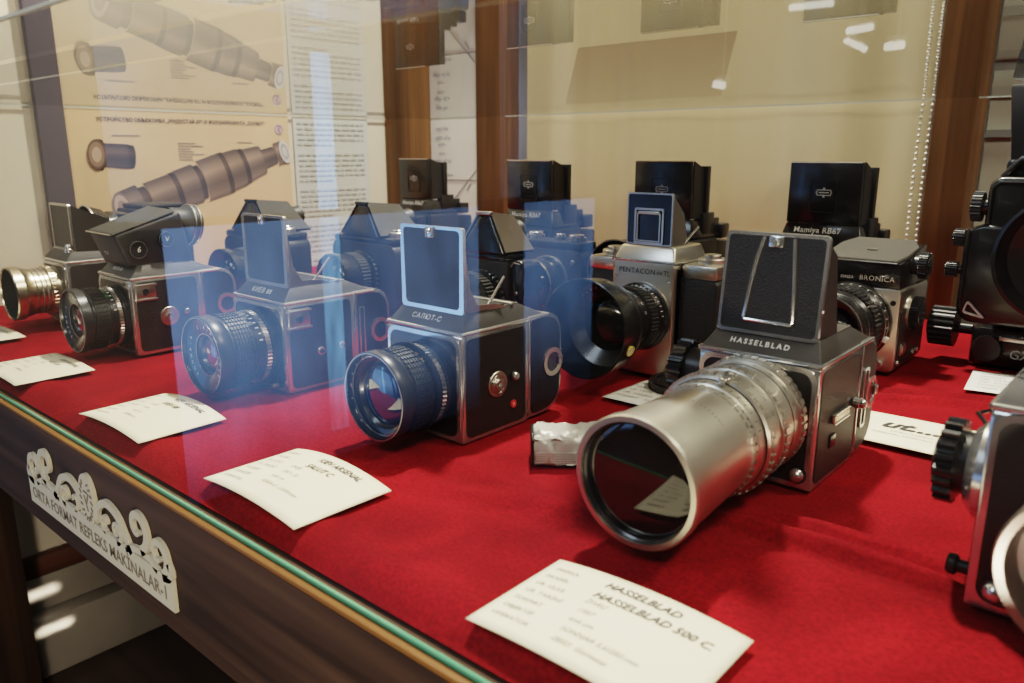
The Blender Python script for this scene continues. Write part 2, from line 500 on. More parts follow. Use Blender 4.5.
win('window_5', -.80, -.735, .095, .46, 'sky_pale')
win('window_6', -1.31, -1.24, .095, .9, 'sky_pale')
struct(B().box(AW-.03, AW+.012, -1.80, -.20, .078, .095).build('trim_3', 'post_grey'))

# posts of the showcase and the panels behind it
def post(name, x0, x1, y0, y1, mat='wood_post'):
    return struct(B().box(x0, x1, y0, y1, -.45, 1.9, .002).build(name, mat))
post('trim_4', AL+.001, -1.250, 1.11, 1.20)
post('trim_5', -1.115, -1.040, 1.165, 1.21)
post('trim_6', -.286, -.236, 1.165, 1.225)
post('trim_7', AL+.001, AL+.016, .440, .478, 'post_grey')
# pale slatted panel beyond the right post
struct(B().box(-.24, 1.2, 1.26, 1.28, -.3, 1.8).build('wall_back_right', 'wall_pale'))
b = B()
for z, h in ((.245, .010), (.30, .012), (.345, .012), (.40, .012)): b.box(-.24, 1.2, 1.252, 1.2605, z-h/2, z+h/2)
struct(b.build('trim_8', 'stripe_grey'))

# display table: fascia with legs and lips
t = thing('display_table', 'dark wood display table with golden edge strip carrying the whole camera exhibit', 'table', (-.35, .70, FZ))
BASE = T(.35, -.70, -FZ)
B().box(AL+.03, 1.0, .2160, .240, -.1185, -.017, .0015, BASE).build('fascia', 'wood_dark', t)
B().box(AL+.03, 1.0, .2154, .2206, -.0165, -.0134, .0008, BASE).box(AL+.03, 1.0, .2225, .226, -.017, -.0136, .0006, BASE).build('edge_strip', 'wood_gold', t)
B().box(AL+.03, 1.0, .2262, 1.162, -.06, -.0140, 0, BASE).build('top_board', 'wood_dark', t)
for x in (-1.262, .70): B().box(x-.035, x+.035, .242, .31, FZ, -.06, .003, BASE).build('leg', 'wood_dark_v', t)
for x in (-1.262, .70): B().box(x-.035, x+.035, 1.08, 1.15, FZ, -.06, .003, BASE).build('leg', 'wood_dark_v', t)

# red velvet
def cloth_z(x, y):
    z = -.0022+.0012*math.sin(7*x+2.2*math.sin(5*y))*math.sin(9*y+1.3)
    # soft folds running along the cloth: (x0, x1, y0, slope, width, height)
    for (x0, x1, y0, sl, w, h) in ((-.20, -.055, .426, .02, .0055, .0085), (-.17, -.055, .450, -.02, .005, .0068), (-.40, -.27, .382, -.12, .011, .0038),
                                   (-.225, -.12, .745, .4, .008, .0050), (-.22, -.10, .775, .35, .006, .0040), (-.36, -.25, .345, .25, .010, .0030)):
        d = y-(y0+sl*(x-x0)+.0025*math.sin(40*x))
        if abs(d) > .05: continue
        env = 1/(1+math.exp(-(x-x0)*90))*1/(1+math.exp((x-x1)*110))
        z += h*(math.exp(-(d/w)**2)-.35*math.exp(-((d+1.9*w)/(w*1.1))**2))*env
    # padded roll along the front
    k = .0026*(1+.55*math.sin(13*x+1)*math.sin(31*x+2))
    z += k*math.exp(-((y-.254)/.011)**2)
    if y < .246:
        z -= .0092*(1-math.cos(min(1, (.246-y)/.017)*PI/2))
    return z
bm_v = []; bm_f = []; NX, NY = 330, 240
for j in range(NY+1):
    fy = j/NY; y = .229+(1.160-.229)*(fy**1.35)
    for i in range(NX+1):
        x = AL+.004+(.85-AL)*i/NX
        bm_v.append((x, y+(0 if y > .26 else .0012*math.sin(23*x)*(y-.229)/.031), cloth_z(x, y)))
for j in range(NY):
    for i in range(NX):
        a = j*(NX+1)+i; bm_f.append([a, a+1, a+NX+2, a+NX+1])
b = B(); b.add(bm_v, bm_f); cl = b.build('velvet_cloth', 'velvet', smooth=180)
tag(cl, 'red velvet cloth spread over the whole table top under the cameras', 'cloth')

# showcase glass
g = thing('showcase_glass', 'tall clear front glass pane of the showcase, reflecting a blue window', 'glass', (-.3, .2215, -.0135))
B().add([(AL+.3+.02, 0, .0), (1.3, 0, .0), (1.3, 0, .300), (AL+.3+.02, 0, .300)], [[0, 1, 2, 3]]).build('pane', 'front_glass', g, smooth=0)
B().box(AL+.32, 1.3, -.0009, .0009, .0, .0030).build('polished_edge', 'glass_edge', g)
SZ = .288
s = thing('glass_shelf', 'clear glass shelf above the cameras mirroring the posters below it', 'shelf', (-.3, 1.17, SZ))
B().add([(AL+.305, -1.015, 0), (1.3, -1.015, 0), (1.3, .0, 0), (AL+.305, .0, 0)], [[3, 2, 1, 0]]).build('pane', 'shelf_glass', s, smooth=0)
b = B().box(AL+.305, 1.3, -1.018, -1.0155, -.0008, .0008)
b.box(AL+.305, 1.3, -.001, .001, -.001, .001)
b.box(AL+.303, AL+.305, -1.018, .0, -.001, .001)
b.build('polished_edge', 'shelf_edge', s)
b = B().add([(-.742, .968, SZ+.0015), (-.478, .945, SZ+.0015), (-.222, .455, SZ+.0015), (-.338, .455, SZ+.0015)], [[0, 1, 2, 3]])
o = b.build('card', 'tan_card', smooth=0); tag(o, 'large tan card lying on the glass shelf, seen from below', 'card')

# blind with bead chain
bl = thing('roller_blind', 'cream yellow fabric blind hanging behind the tall hooded cameras', 'blind', (-.65, 1.19, .02))
b = B(); n = 160; vs = []
for i in range(n+1):
    x = -.352+.706*i/n
    y = .003*math.sin(x*26)+.0015*math.sin(x*71)
    vs += [(x, y, -.4), (x, y, 1.75)]
b.add(vs, [[2*i, 2*i+2, 2*i+3, 2*i+1] for i in range(n)]).build('fabric', 'blind_fabric', bl, smooth=180)
b = B()
for xx in (.3475, .3595):
    for k in range(110):
        b.ball((xx+.0008*math.sin(k*.2), -.016, -.02+k*.0078), .0024, 8)
    b.tube([(xx, -.016, -.03), (xx, -.016, .86)], .0006, 6)
b.build('bead_chain', 'bead', bl)

# ------------------------------------------------------------------ posters on the walls
def on_left(n_, z_, d=0.): return (AL+.004+d, n_, z_)
LEFTM = Matrix(((0, 0, 1, AL), (1, 0, 0, 0), (0, 1, 0, 0), (0, 0, 0, 1)))      # (u,v,w) -> (AL+w, u, v)
def lens_print(b, p0, p1, prof, base, w0=.0006, k=10):
    """a drawn lens: stacked tapering bands from p0 to p1 with printed tone across; prof = (t, half width, tone)"""
    p0 = Vector(p0); p1 = Vector(p1); d = p1-p0; L = d.length; d.normalize(); nrm = Vector((-d.y, d.x))
    lay = 0
    for (t0, t1, h0, h1, tone) in prof:
        vs = []; cs = []; fs = []
        for e, (t, h) in enumerate(((t0, h0), (t1, h1))):
            for i in range(k+1):
                a = PI*i/k; u = -math.cos(a)
                bulge = math.sin(a)*h*.22
                q = p0+d*(t*L+bulge)+nrm*(h*u)
                vs.append((q.x, q.y, w0+lay))
                sh = .35+.75*math.exp(-((u-.35)/.33)**2)+.3*math.exp(-((u+.75)/.18)**2)
                if e == 1: sh *= .8
                cs.append(tuple(min(1, c*tone*sh) for c in base))
        for i in range(k): fs.append([i, i+1, k+1+i+1, k+1+i])
        b.add(vs, fs, LEFTM, cs); lay += .00002
def disc_print(b, c, d, h, cols, w=.0014, sq=.3):
    c = Vector(c); d = Vector(d).normalized(); nrm = Vector((-d.y, d.x))
    for j, (f, col) in enumerate(cols):
        vs = [(c.x, c.y, w+j*.00002)]; n = 28
        for i in range(n):
            a = 2*PI*i/n; q = c+d*(math.cos(a)*h*sq*f)+nrm*(math.sin(a)*h*f)
            vs.append((q.x, q.y, w+j*.00002))
        b.add(vs, [[0, 1+i, 1+(i+1) % n] for i in range(n)], LEFTM, [col]*len(vs))
ps = thing('lens_poster', 'beige technical poster with brown drawings of lenses on left wall', 'poster', (0, 0, 0))
B().box(AL+.001, AL+.004, .481, .873, .001, .286).build('sheet', 'poster_board', ps)
LEFTM = LEFTM @ T(0, 0, .004)
b = B()
br = (.20, .125, .08); bl_ = (.30, .21, .155)
# small lens drawing
lens_print(b, (.520, .217), (.578, .213), ((0, .16, .024, .024, .35), (.16, .22, .022, .019, .5), (.22, .8, .0185, .0195, .55), (.8, 1., .0195, .018, .3)), br)
disc_print(b, (.521, .217), (1, -.06), .0235, ((1, (.10, .06, .045)), (.82, (.22, .14, .10)), (.5, (.40, .29, .22))), .0016, .62)
# long exploded lens drawing
lens_print(b, (.552, .128), (.862, .222), (
    (0, .10, .030, .032, .8), (.10, .14, .026, .026, .4), (.14, .28, .030, .031, 1.), (.28, .31, .032, .032, .35), (.31, .42, .033, .034, .85),
    (.42, .45, .030, .030, .3), (.45, .58, .036, .037, 1.05), (.58, .61, .037, .037, .35), (.61, .70, .035, .034, .9), (.70, .73, .032, .032, .3),
    (.73, .84, .030, .026, 1.), (.84, .93, .018, .016, .6), (.93, 1., .021, .021, .9)), bl_)
disc_print(b, (.553, .1285), (.31, .094), .030, ((1, (.18, .12, .10)), (.85, (.42, .31, .25)), (.55, (.24, .17, .14))), .0018, .5)
disc_print(b, (.861, .2216), (.31, .094), .0215, ((1, (.52, .50, .50)), (.7, (.30, .28, .30)), (.45, (.50, .47, .45))), .0018, .5)
b.build('lens_drawing', 'print', ps, smooth=0)
b = B()
b.text('УСТРОЙСТВО ОБЪЕКТИВА „ИНДУСТАР-37“ И ФОТОАППАРАТА „САЛЮТ“', .0082, LEFTM @ T(.675, .2710, .0008), bold=.025)
b.build('poster_title', 'ink', ps, smooth=0)
b = B()
for (u, z, w) in ((.57, .247, .045), (.78, .238, .03)):
    b.box(u-w/2, u+w/2, z-.0006, z+.0006, .0004, .0008, 0, LEFTM)
for k in range(7):
    b.box(.655, .655+.045*(.7+.3*math.sin(k*2)), .235-k*.0045, .236-k*.0045, .0004, .0008, 0, LEFTM)
b.build('lettering', 'ink_faint', ps, smooth=0)
b = B(); b.ring(.0075, .0085, .0004, .0010, LEFTM @ T(.852, .262, 0), 28)
b.box(-.003, .003, -.0012, .0012, .0004, .001, 0, LEFTM @ T(.852, .264, 0) @ RZ(.6)); b.box(-.003, .003, -.0012, .0012, .0004, .001, 0, LEFTM @ T(.853, .2595, 0) @ RZ(-.7))
b.build('round_stamp', 'ink_purple', ps, smooth=0)

tp = thing('text_sheet', 'greyish sheet with lines of small text beside the lens poster', 'panel')
B().box(AL+.001, AL+.0035, .884, 1.062, -.02, .286).build('sheet', 'text_board', tp)
b = B(); rnd = random.Random(3)
for k in range(30):
    z = .275-k*.0098
    if k % 7 == 5: continue
    u = .892
    end = 1.05 if k % 7 != 4 else .97
    while u < end:
        w = rnd.uniform(.006, .02); b.box(u, min(end, u+w), z-.0017, z+.0017, .0002, .0006, 0, LEFTM); u += w+.004
b.build('text_lines', 'ink_pale', tp, smooth=0)

bp = thing('text_poster', 'pale poster with fragments of text between the two back posts', 'poster', (-1.183, 1.168, .1))
B().box(-.066, .067, 0, .002, -.10, .186).build('sheet', 'paper_white', bp)
b = B()
for k, (sx, z) in enumerate((('eye for', .168), ('ught of a', .150), ('arm -', .137), ('ere -', .118), ('ught of air', .103), ('n the crane', .075))):
    b.text(sx, .0125, T(-.030, -.0006, z) @ FWD, 'CENTER')
b.build('lettering', 'ink_blue', bp, smooth=0)
b = B().tube([(.065, -.0005, .085), (-.01, -.0005, .015)], .0008, 6).tube([(.05, -.0005, .058), (.038, -.0005, .045)], .0008, 6).box(-.02, .066, -.0008, 0, .064, .066)
b.build('line_drawing', 'ink_faint', bp, smooth=0)

# ------------------------------------------------------------------ sign on the fascia
sg = thing('table_sign', 'cream fretwork sign with scrolls and lettering on dark table fascia', 'sign', (-.6420, .2156, -.0835))
W = .281
def ribbon(b, pts, ws, y0=-.004, y1=0.):
    n = len(pts); L = []; R = []
    for i in range(n):
        p = Vector(pts[i]); d = (Vector(pts[min(n-1, i+1)])-Vector(pts[max(0, i-1)])).normalized(); q = Vector((-d.y, d.x))
        L.append(p+q*ws[i]/2); R.append(p-q*ws[i]/2)
    vs = [(p.x, y0, p.y) for p in L]+[(p.x, y0, p.y) for p in R]+[(p.x, y1, p.y) for p in L]+[(p.x, y1, p.y) for p in R]
    fs = []
    for i in range(n-1):
        fs += [[i, i+1, n+i+1, n+i], [2*n+i, 3*n+i, 3*n+i+1, 2*n+i+1], [i, 2*n+i, 2*n+i+1, i+1], [n+i, n+i+1, 3*n+i+1, 3*n+i]]
    fs += [[0, n, 3*n, 2*n], [n-1, 2*n-1, 4*n-1, 3*n-1]]
    b.add(vs, fs)
def spiral(cx, cz, r0, r1, a0, a1, n=26): return [(cx+(r0+(r1-r0)*i/n)*math.cos(a0+(a1-a0)*i/n), cz+(r0+(r1-r0)*i/n)*math.sin(a0+(a1-a0)*i/n)) for i in range(n+1)]
b = B()
b.prism([(-W/2, -.0125), (W/2, -.0125), (W/2, .0130), (-W/2, .0130)], -.003, 0, 'xz')
def smooth_path(pts, n=10):
    P = [Vector(pts[0])]+[Vector(p) for p in pts]+[Vector(pts[-1])]; out = []
    for i in range(1, len(P)-2):
        for j in range(n):
            t = j/n; a, b_, c_, d = P[i-1], P[i], P[i+1], P[i+2]
            out.append(tuple(.5*((2*b_)+(c_-a)*t+(2*a-5*b_+4*c_-d)*t*t+(3*b_-a-3*c_+d)*t**3)))
    return out+[tuple(P[-2])]
def scrolls(sx):
    def w(n, a, c): return [a*(1-i/(n-1))+c*i/(n-1) for i in range(n)]
    S = [
        (smooth_path([(.013, .016), (.019, .030), (.036, .0385), (.055, .034), (.067, .021), (.076, .010)]), .0046, .0058),
        (spiral(.0305, .0205, .0080, .0030, -PI*.5, -PI*2.0, 36), .0032, .0020),
        (spiral(.0510, .0200, .0095, .0025, -PI*.5, PI*1.7, 48), .0036, .0020),
        (smooth_path([(.066, .011), (.078, .0155), (.092, .0175), (.104, .0175), (.112, .0145), (.118, .011)]), .0045, .0042),
        (spiral(.0905, .0360, .0172, .0030, -PI*.45, PI*1.75, 60), .0066, .0028),
        (spiral(.1215, .0258, .0150, .0028, -PI*.38, PI*1.8, 60), .0060, .0026),
        (smooth_path([(.126, .010), (.1365, .0125), (.1390, .018), (.136, .024)]), .0050, .0042),
    ]
    for pts, a, c in S:
        pts = [(sx*x, z) for x, z in pts]
        ribbon(b, pts, w(len(pts), a*1.25, c*1.15), -.0030)
scrolls(1); scrolls(-1)
n = 30
b.prism([(.0150*math.cos(2*PI*i/n), .0310+.0225*math.sin(2*PI*i/n)) for i in range(n)], -.0034, 0, 'xz')
b.build('plaque', 'sign_cream', sg, smooth=0)
b = B(); b.text('ORTA FORMAT REFLEKS MAKİNALAR-1', .0150, T(0, -.0033, -.001) @ FWD, bold=.014); b.build('lettering', 'sign_ink', sg, smooth=0)
b = B()
for k in range(18):
    a = 2*PI*k/18
    if 4 <= k <= 5: continue
    b.box(-.0009, .0009, -.0003, .0, -.0022, .0022, 0, T(.0105*math.cos(a), -.0036, .0310+.0165*math.sin(a)) @ RY(-a+PI/2+.5))
b.box(-.0008, .0008, -.0003, 0, -.008, .006, 0, T(-.001, -.0036, .029) @ RY(-.35))
b.box(-.0008, .0008, -.0003, 0, -.005, .005, 0, T(.003, -.0036, .033) @ RY(.5))
b.box(-.004, .004, -.0003, 0, -.0008, .0008, 0, T(0, -.0036, .038))
b.build('emblem', 'sign_ink', sg, smooth=0)

# ------------------------------------------------------------------ lenses
def coated_lens(root, c, L, R, glass='lens_glass', word='ВОЛНА-3  2,8/80', glass_r=.5, accent='yellow_paint', tilt=0.):
    """black interchangeable lens: barrel with mount ring, scale ring, ribbed focus ring, front ring and glass"""
    m = T(*c) @ FWD @ RX(tilt)
    b = B(); b.lathe([(R*.98, 0), (R*.98, L*.10), (R*.90, L*.13), (R*.90, L*.36), (R*.93, L*.38), (R*.93, L*.74), (R*.97, L*.77), (R*1.0, L*.80), (R*1.0, L*.985), (R*.985, L), (R*.93, L)], m, 64)
    bar = b.build('lens_barrel', 'black_metal', root)
    b = B().ring(R*.88, R*.945, L*.40, L*.71, m, 64)
    for q in range(6): b.nubs(R*.945, L*(.43+.05*q), 46, R*.085, R*.032, L*.034, m)
    b.build('focus_ring', 'rubber', bar, smooth=20)
    b = B().cogs(R*.965, L*.14, L*.22, 60, R*.025, m, r_in=R*.85); b.build('aperture_ring', 'chrome_soft', bar, smooth=20)
    b = B()
    for k in range(13):
        a = PI*(.12+.06*k)
        b.box(-R*.018, R*.018, -.0001, .0002, L*.245, L*(.285 if k % 2 else .30), 0, m @ RZ(a-PI/2) @ T(0, R*.903, 0))
    b.build('scale_marks', 'white_paint', bar, smooth=0)
    b = B()
    for k, ch in enumerate(('22', '11', '8', '5,6', '4', '2,8')):
        a = PI*(.3+.085*k)
        b.text(ch, R*.13, m @ RZ(a-PI/2) @ T(0, R*.905, L*.33) @ RX(-PI/2) @ RZ(PI))
    b.build('scale_numbers', accent, bar, smooth=0)
    g = R*glass_r
    b = B().lathe([(R*.93, L), (R*.90, L*.95), (g*1.30, L*.90), (g*1.27, L*.86), (g*1.12, L*.84), (g*1.05, L*.80), (g, L*.78)], m, 56)
    fr = b.build('front_ring', 'black', bar)
    b = B().ring(g*1.26, g*1.30, L*.895, L*.905, m, 48).ring(R*.955, R*.975, L*.998, L*1.004, m, 56); b.build('bright_rim', 'chrome_soft', fr)
    b = B(); mt = m @ T(0, 0, L*.935)
    rr = (R*.90+g*1.30)/2
    for k, ch in enumerate(word):
        if ch == ' ': continue
        a = PI*1.28-k*(PI*1.55/len(word))
        zz = L*.90+(L*.05)*(rr-g*1.3)/(R*.9-g*1.3)+.0005
        b.text(ch, R*.125, m @ T(0, 0, zz) @ RZ(a-PI/2) @ T(0, rr, 0))
    b.build('ring_lettering', 'white_paint', fr, smooth=0)
    b = B().dome(g*1.02, L*.07, m @ T(0, 0, L*.785), 40); b.build('front_glass', glass, bar, smooth=180)
    b = B().ring(.0001, g*1.5, L*.3, L*.32, m, 32); b.build('inner_baffle', 'interior', bar)
    return bar

# ------------------------------------------------------------------ box-shaped waist-level camera
def cube_camera(root, w=.086, h=.087, d=.124, split=.078, name='', style='kiev', hood='kiev', side='dial', name_size=.0068):
    hw = w/2
    body = [(0, 0), (split, 0), (split, h), (0, h)]
    # chrome shell
    sh = B().prism(round_poly(body, [.002, 0, 0, .006]), -hw, hw, 'yz', .0016).build('body_shell', 'chrome', root)
    # leather side coverings
    for sx, nm in ((1, 'side_panel'), (-1, 'side_panel')):
        q = round_poly(inset(body, .0042), .006)
        lo, hi = sorted((sx*(hw-.0005), sx*(hw+.0006)))
        B().prism(q, lo, hi, 'yz').build(nm, 'leather', root)
    # recessed black front with the lens throat
    b = B().frame(rrect(-hw+.0015, hw-.0015, .002, h-.002, .009), rrect(-hw+.0045, hw-.0045, .005, h-.0055, .008), -.0012, .0005)
    b.build('front_trim', 'chrome', sh)
    B().prism(rrect(-hw+.004, hw-.004, .0045, h-.005, .008), -.0009, .001, 'xz').build('front_panel', 'leather_fine' if style != 'kiev' else 'black', root)
    # magazine with rounded back
    mz = [(split+.0012, .0015), (d, .0015), (d, h+.002), (split+.0012, h+.002)]
    mr = round_poly(mz, [0, .026, .024, .001], 6)
    mg = B().prism(mr, -hw+.001, hw-.001, 'yz', .0015, ang=.9).build('film_magazine', 'chrome', root)
    for sx in (1, -1):
        q = round_poly(inset(mz, .0035), [.004, .023, .021, .004], 6)
        lo, hi = sorted((sx*(hw-.0015), sx*(hw-.0001)))
        B().prism(q, lo, hi, 'yz').build('magazine_panel', 'leather', mg)
    # dark slide strip at the seam
    B().box(-hw-.001, hw+.0012, split-.001, split+.0016, .006, h, .0004).build('dark_slide', 'chrome', mg)
    # film window ring on the magazine side
    yc, zc = split+(d-split)*.70, h*.52
    m = T(hw-.0004, yc, zc) @ AX('x')
    b = B().ring(.0085, .0125, 0, .0016, m, 40); b.build('window_ring', 'satin' if style != 'hass' else 'chrome', mg)
    B().cyl(.0085, 0, .0009, m, 32).build('window_disc', 'black', mg)
    b = B().box(-.0035, .0035, .0065, .0125, .0005, .0026, .0005, m); b.build('window_tab', 'chrome_soft', mg)
    # sloping deck under the hood
    z0, z1 = h, h+.0135
    de = split+.026
    bot = [(-hw, .0008, z0), (hw, .0008, z0), (hw-.001, de, z0), (-hw+.001, de, z0)]
    top = [(-hw+.007, .012, z1), (hw-.007, .012, z1), (hw-.009, split-.004, z1), (-hw+.009, split-.004, z1)]
    B().hexa(bot, top, .001).build('top_deck', 'deck', root)
    b = B().tube([bot[0], bot[1], bot[2]], .0016, 8).tube([bot[0], bot[3]], .0016, 8).tube([top[0], top[1], top[2], top[3]], .0006, 6, closed=True)
    b.build('deck_trim', 'chrome', root)
    ang = math.atan2(.0135, .0112)
    if name:
        b = B().text(name, name_size, T(-.002, .0062, z0+.0074) @ RX(ang), bold=.03 if style == 'hass' else .0, space=1.45 if style == 'hass' else 1.15)
        b.build('lettering', 'white_paint', root, smooth=0)
    zh = z1-.001; H = .066
    hx = hw-.0075
    if hood == 'kiev':
        fr = B().frame(rrect(-hx, hx, zh, zh+H, .003), [(p[0]*(.90-.035*(1-(p[1]-zh)/H)) , zh+.0035+(p[1]-zh)*.91) for p in rrect(-hx, hx, zh, zh+H, .004)], .0105, .0135).build('viewing_hood', 'chrome', root)
        B().prism([(p[0]*(.905-.035*(1-(p[1]-zh)/H)), zh+.0035+(p[1]-zh)*.91) for p in rrect(-hx, hx, zh, zh+H, .004)], .0112, .0132, 'xz').build('hood_panel', 'leather', fr)
        b = B().box(-.0042, .0042, .0085, .0115, zh+H-.009, zh+H-.001, .0006).ball((0, .0085, zh+H-.004), .0022, 10); b.build('hood_latch', 'chrome', fr)
        # folded side leaves and the diagonal strut
        for sx in (1, -1):
            lv = [(.0135, zh), (.060, zh), (.050, zh+.004), (.026, zh+.006), (.018, zh+.020), (.0135, zh+.050)]
            lo, hi = sorted((sx*(hx-.0012), sx*(hx-.0003)))
            B().prism(lv, lo, hi, 'yz').build('side_leaf', 'chrome_soft', fr)
            B().tube([(sx*(hx-.003), .038, zh+.001), (sx*(hx-.003), .060, zh+.024)], .0011, 8).build('strut', 'chrome', fr)
        B().box(-hx+.004, hx-.004, .030, .062, zh+.0002, zh+.002, .0006).build('focusing_screen', 'interior', fr)
        B().box(-hx, hx, .064, .069, zh, zh+.0025, .0008).build('rear_leaf', 'chrome_soft', fr)
    elif hood == 'hass':
        LEAN = Matrix(((1, 0, 0, 0), (0, 1, .11, -.11*zh), (0, 0, 1, 0), (0, 0, 0, 1)))
        fr = B().frame(rrect(-hx, hx, zh, zh+H+.003, .0035), rrect(-hx+.0022, hx-.0022, zh+.0024, zh+H+.0006, .003), .0095, .0130, mt=LEAN).build('viewing_hood', 'chrome', root)
        B().prism(rrect(-hx+.0021, hx-.0021, zh+.0023, zh+H+.0007, .003), .0102, .0126, 'xz', mt=LEAN).build('hood_panel', 'leather', fr)
        def mx(x, z): return (x, .0098+.11*z, zh+z)
        u = [mx(-.0085, .066), mx(-.0120, .052), mx(-.0150, .032), mx(-.0170, .0115), mx(-.0160, .0095), mx(.0165, .0095), mx(.0175, .0115), mx(.0160, .032), mx(.0140, .052), mx(.0125, .066)]
        B().tube(u, .0014, 8).build('latch_frame', 'chrome', fr)
        b = B().box(-.0045, .0055, .0078, .0108, zh+H-.0065, zh+H+.001, .0009).cyl(.0022, 0, .0018, T(.0005, .0078, zh+H-.003) @ AX('-y'), 16); b.v = [LEAN @ v for v in b.v]; b.build('hood_latch', 'chrome', fr)
        for sx in (1, -1):
            lv = [(.0130, zh), (.048, zh), (.044, zh+.012), (.034, zh+.055), (.0190, zh+.064)]
            lo, hi = sorted((sx*(hx-.0016), sx*(hx-.0006)))
            B().prism(lv, lo, hi, 'yz').build('side_leaf', 'black_matte', fr)
            B().cyl(.0014, 0, .001, T(sx*(hx-.0006), .016, zh+.020) @ AX('x' if sx > 0 else '-x'), 12).build('leaf_rivet', 'chrome', fr)
        B().prism([(-hx+.003, zh), (hx-.003, zh), (hx-.006, zh+.052), (-hx+.006, zh+.052)], .043, .044, 'xz').build('rear_leaf', 'black_matte', fr)
    # controls on the side
    if side == 'dial':
        yc, zc = split*.50, h*.47
        m = T(hw+.0005, yc, zc) @ AX('x')
        b = B().cyl(.0108, 0, .0016, m, 40, .0005).ring(.0075, .0078, .0014, .0019, m, 32); b.build('film_dial', 'satin', root)
        B().ring(.0022, .0046, .0012, .0040, m, 24).build('dial_hub', 'chrome', root)
        m2 = T(hw+.0005, yc+.0195, zc+.003) @ AX('x')
        B().cyl(.0046, 0, .0012, m2, 24).build('button_collar', 'black', root)
        B().cyl(.0034, .0010, .0045, m2, 20, .0008).build('release_button', 'chrome', root)
    elif side == 'buttons':
        for k, (yy, zz, r) in enumerate(((split*.47, h*.42, .0042), (split*.78, h*.44, .0034))):
            m2 = T(hw+.0005, yy, zz) @ AX('x')
            b = B().cyl(r, 0, .002, m2, 24, .0005); b.build('button', 'chrome', root)
            B().cyl(r*.55, .001, .0032, m2, 18, .0004).build('button_centre', 'black', root)
        b = B().frame([(split+.0055, .010), (split+.0125, .010), (split+.0125, h-.014), (split+.0055, h-.014)], [(split+.007, .0115), (split+.011, .0115), (split+.011, h-.0155), (split+.007, h-.0155)], hw-.0005, hw+.0012, 'yz')
        b.build('slide_guide', 'chrome', mg)
    if side in ('dial_shoe', 'buttons'):
        b = B().box(hw, hw+.0022, .004, .026, h-.024, h-.0055, .0006).box(hw+.0015, hw+.004, .003, .027, h-.0085, h-.0065, .0004).box(hw+.0015, hw+.004, .003, .027, h-.0245, h-.0225, .0004)
        sh_ = b.build('accessory_shoe', 'chrome_soft', root)
        B().cyl(.0035, .0005, .0035, T(hw, .014, h-.0155) @ AX('x'), 20).build('sync_socket', 'black', sh_)
    return dict(h=h, hw=hw, zh=zh)

# ------------------------------------------------------------------ 1: black-bodied camera with large front glass
c = thing('box_camera', 'chrome-edged box camera with raised hood and large blue-reflecting front lens, between foil roll and card', 'camera', (-.4445, .402, .0), 0, None)
cube_camera(c, .085, .087, .124, .078, 'САЛЮТ-С', 'kiev', 'kiev', 'dial', .0062)
coated_lens(c, (.0015, -.0008, .0430), .052, .0345, 'lens_blue', 'ВЕГА-12В 2,8/90', .69)
b = B().cyl(.0032, 0, .0012, T(.0431, .058, .020) @ AX('x'), 20); b.build('red_mark', 'red_paint', c)
B().text('К', .0042, T(.0444, .058, .020) @ RZ(PI/2) @ RX(PI/2)).build('mark_letter', 'white_paint', c, smooth=0)

# ------------------------------------------------------------------ 2: camera with hood, ribbed lens
c = thing('box_camera', 'chrome-edged box camera with raised hood and accessory shoe, second from left along front row of hoods', 'camera', (-.6585, .388, 0))
c['label'] = 'camera with raised hood and small shoe on its side, left of the foremost raised hood'
cube_camera(c, .087, .0855, .124, .078, 'КИЕВ 88', 'kiev', 'kiev', 'buttons', .0075)
coated_lens(c, (0, -.0008, .042), .060, .036, 'lens_magenta', 'ВОЛНА-3  2,8/80  8035', .42, 'white_paint')
B().tube([(.030, -.003, .008), (.030, -.010, .008)], .0024, 10).build('sync_peg', 'satin', c)

# ------------------------------------------------------------------ 3: camera with metering prism
c = thing('prism_box_camera', 'black box camera with a big sloping meter finder on top and round dial on side', 'camera', (-.9045, .358, 0))
cube_camera(c, .083, .086, .124, .078, 'КИЕВ-88', 'kiev', 'none', 'dial', .0055)
b = B().box(.0415, .0437, .004, .026, .062, .080, .0006).box(.043, .0455, .003, .027, .0775, .0795, .0004).box(.043, .0455, .003, .027, .0615, .0635, .0004)
sh_ = b.build('accessory_shoe', 'chrome_soft', c)
B().cyl(.0035, .0005, .0035, T(.0415, .014, .071) @ AX('x'), 20).build('sync_socket', 'black', sh_)
coated_lens(c, (0, -.0008, .042), .048, .035, 'lens_magenta', 'ВОЛНА-3  2,8/80  8612', .42, 'green_paint')
bot = [(-.031, .004, .098), (.034, .004, .098), (.034, .078, .098), (-.031, .078, .098)]
top = [(-.034, -.008, .134), (.036, -.010, .134), (.036, .066, .156), (-.034, .066, .158)]
pf = B().hexa(bot, top, .004, seg=3).build('prism_finder', 'black_matte', c)
b = B().hexa([(-.032, -.010, .1335), (.0355, -.012, .1335), (.0355, .060, .1555), (-.032, .060, .157)], [(-.030, -.009, .1365), (.0335, -.011, .1365), (.0335, .060, .1580), (-.030, .060, .1595)], .001)
b.build('finder_top', 'leatherette_grey', pf)
B().tube([(-.032, -.011, .1348), (.0355, -.013, .1348)], .0008, 6).build('finder_trim', 'satin', pf)
for (yy, zz, r) in ((.014, .117, .0095), (.046, .126, .0085)):
    m = T(.0345, yy, zz) @ AX('x')
    k = B().cyl(r, 0, .0042, m, 40, .0008).build('meter_dial', 'black_metal', pf)
    B().ring(r*.93, r*1.0, .0040, .0046, m, 40).build('dial_rim', 'chrome_soft', k)
    B().text('V' if yy > .03 else '6', r*.9, m @ T(0, 0, .0048) @ RZ(PI/2), shear=.2).build('dial_mark', 'white_paint', k, smooth=0)
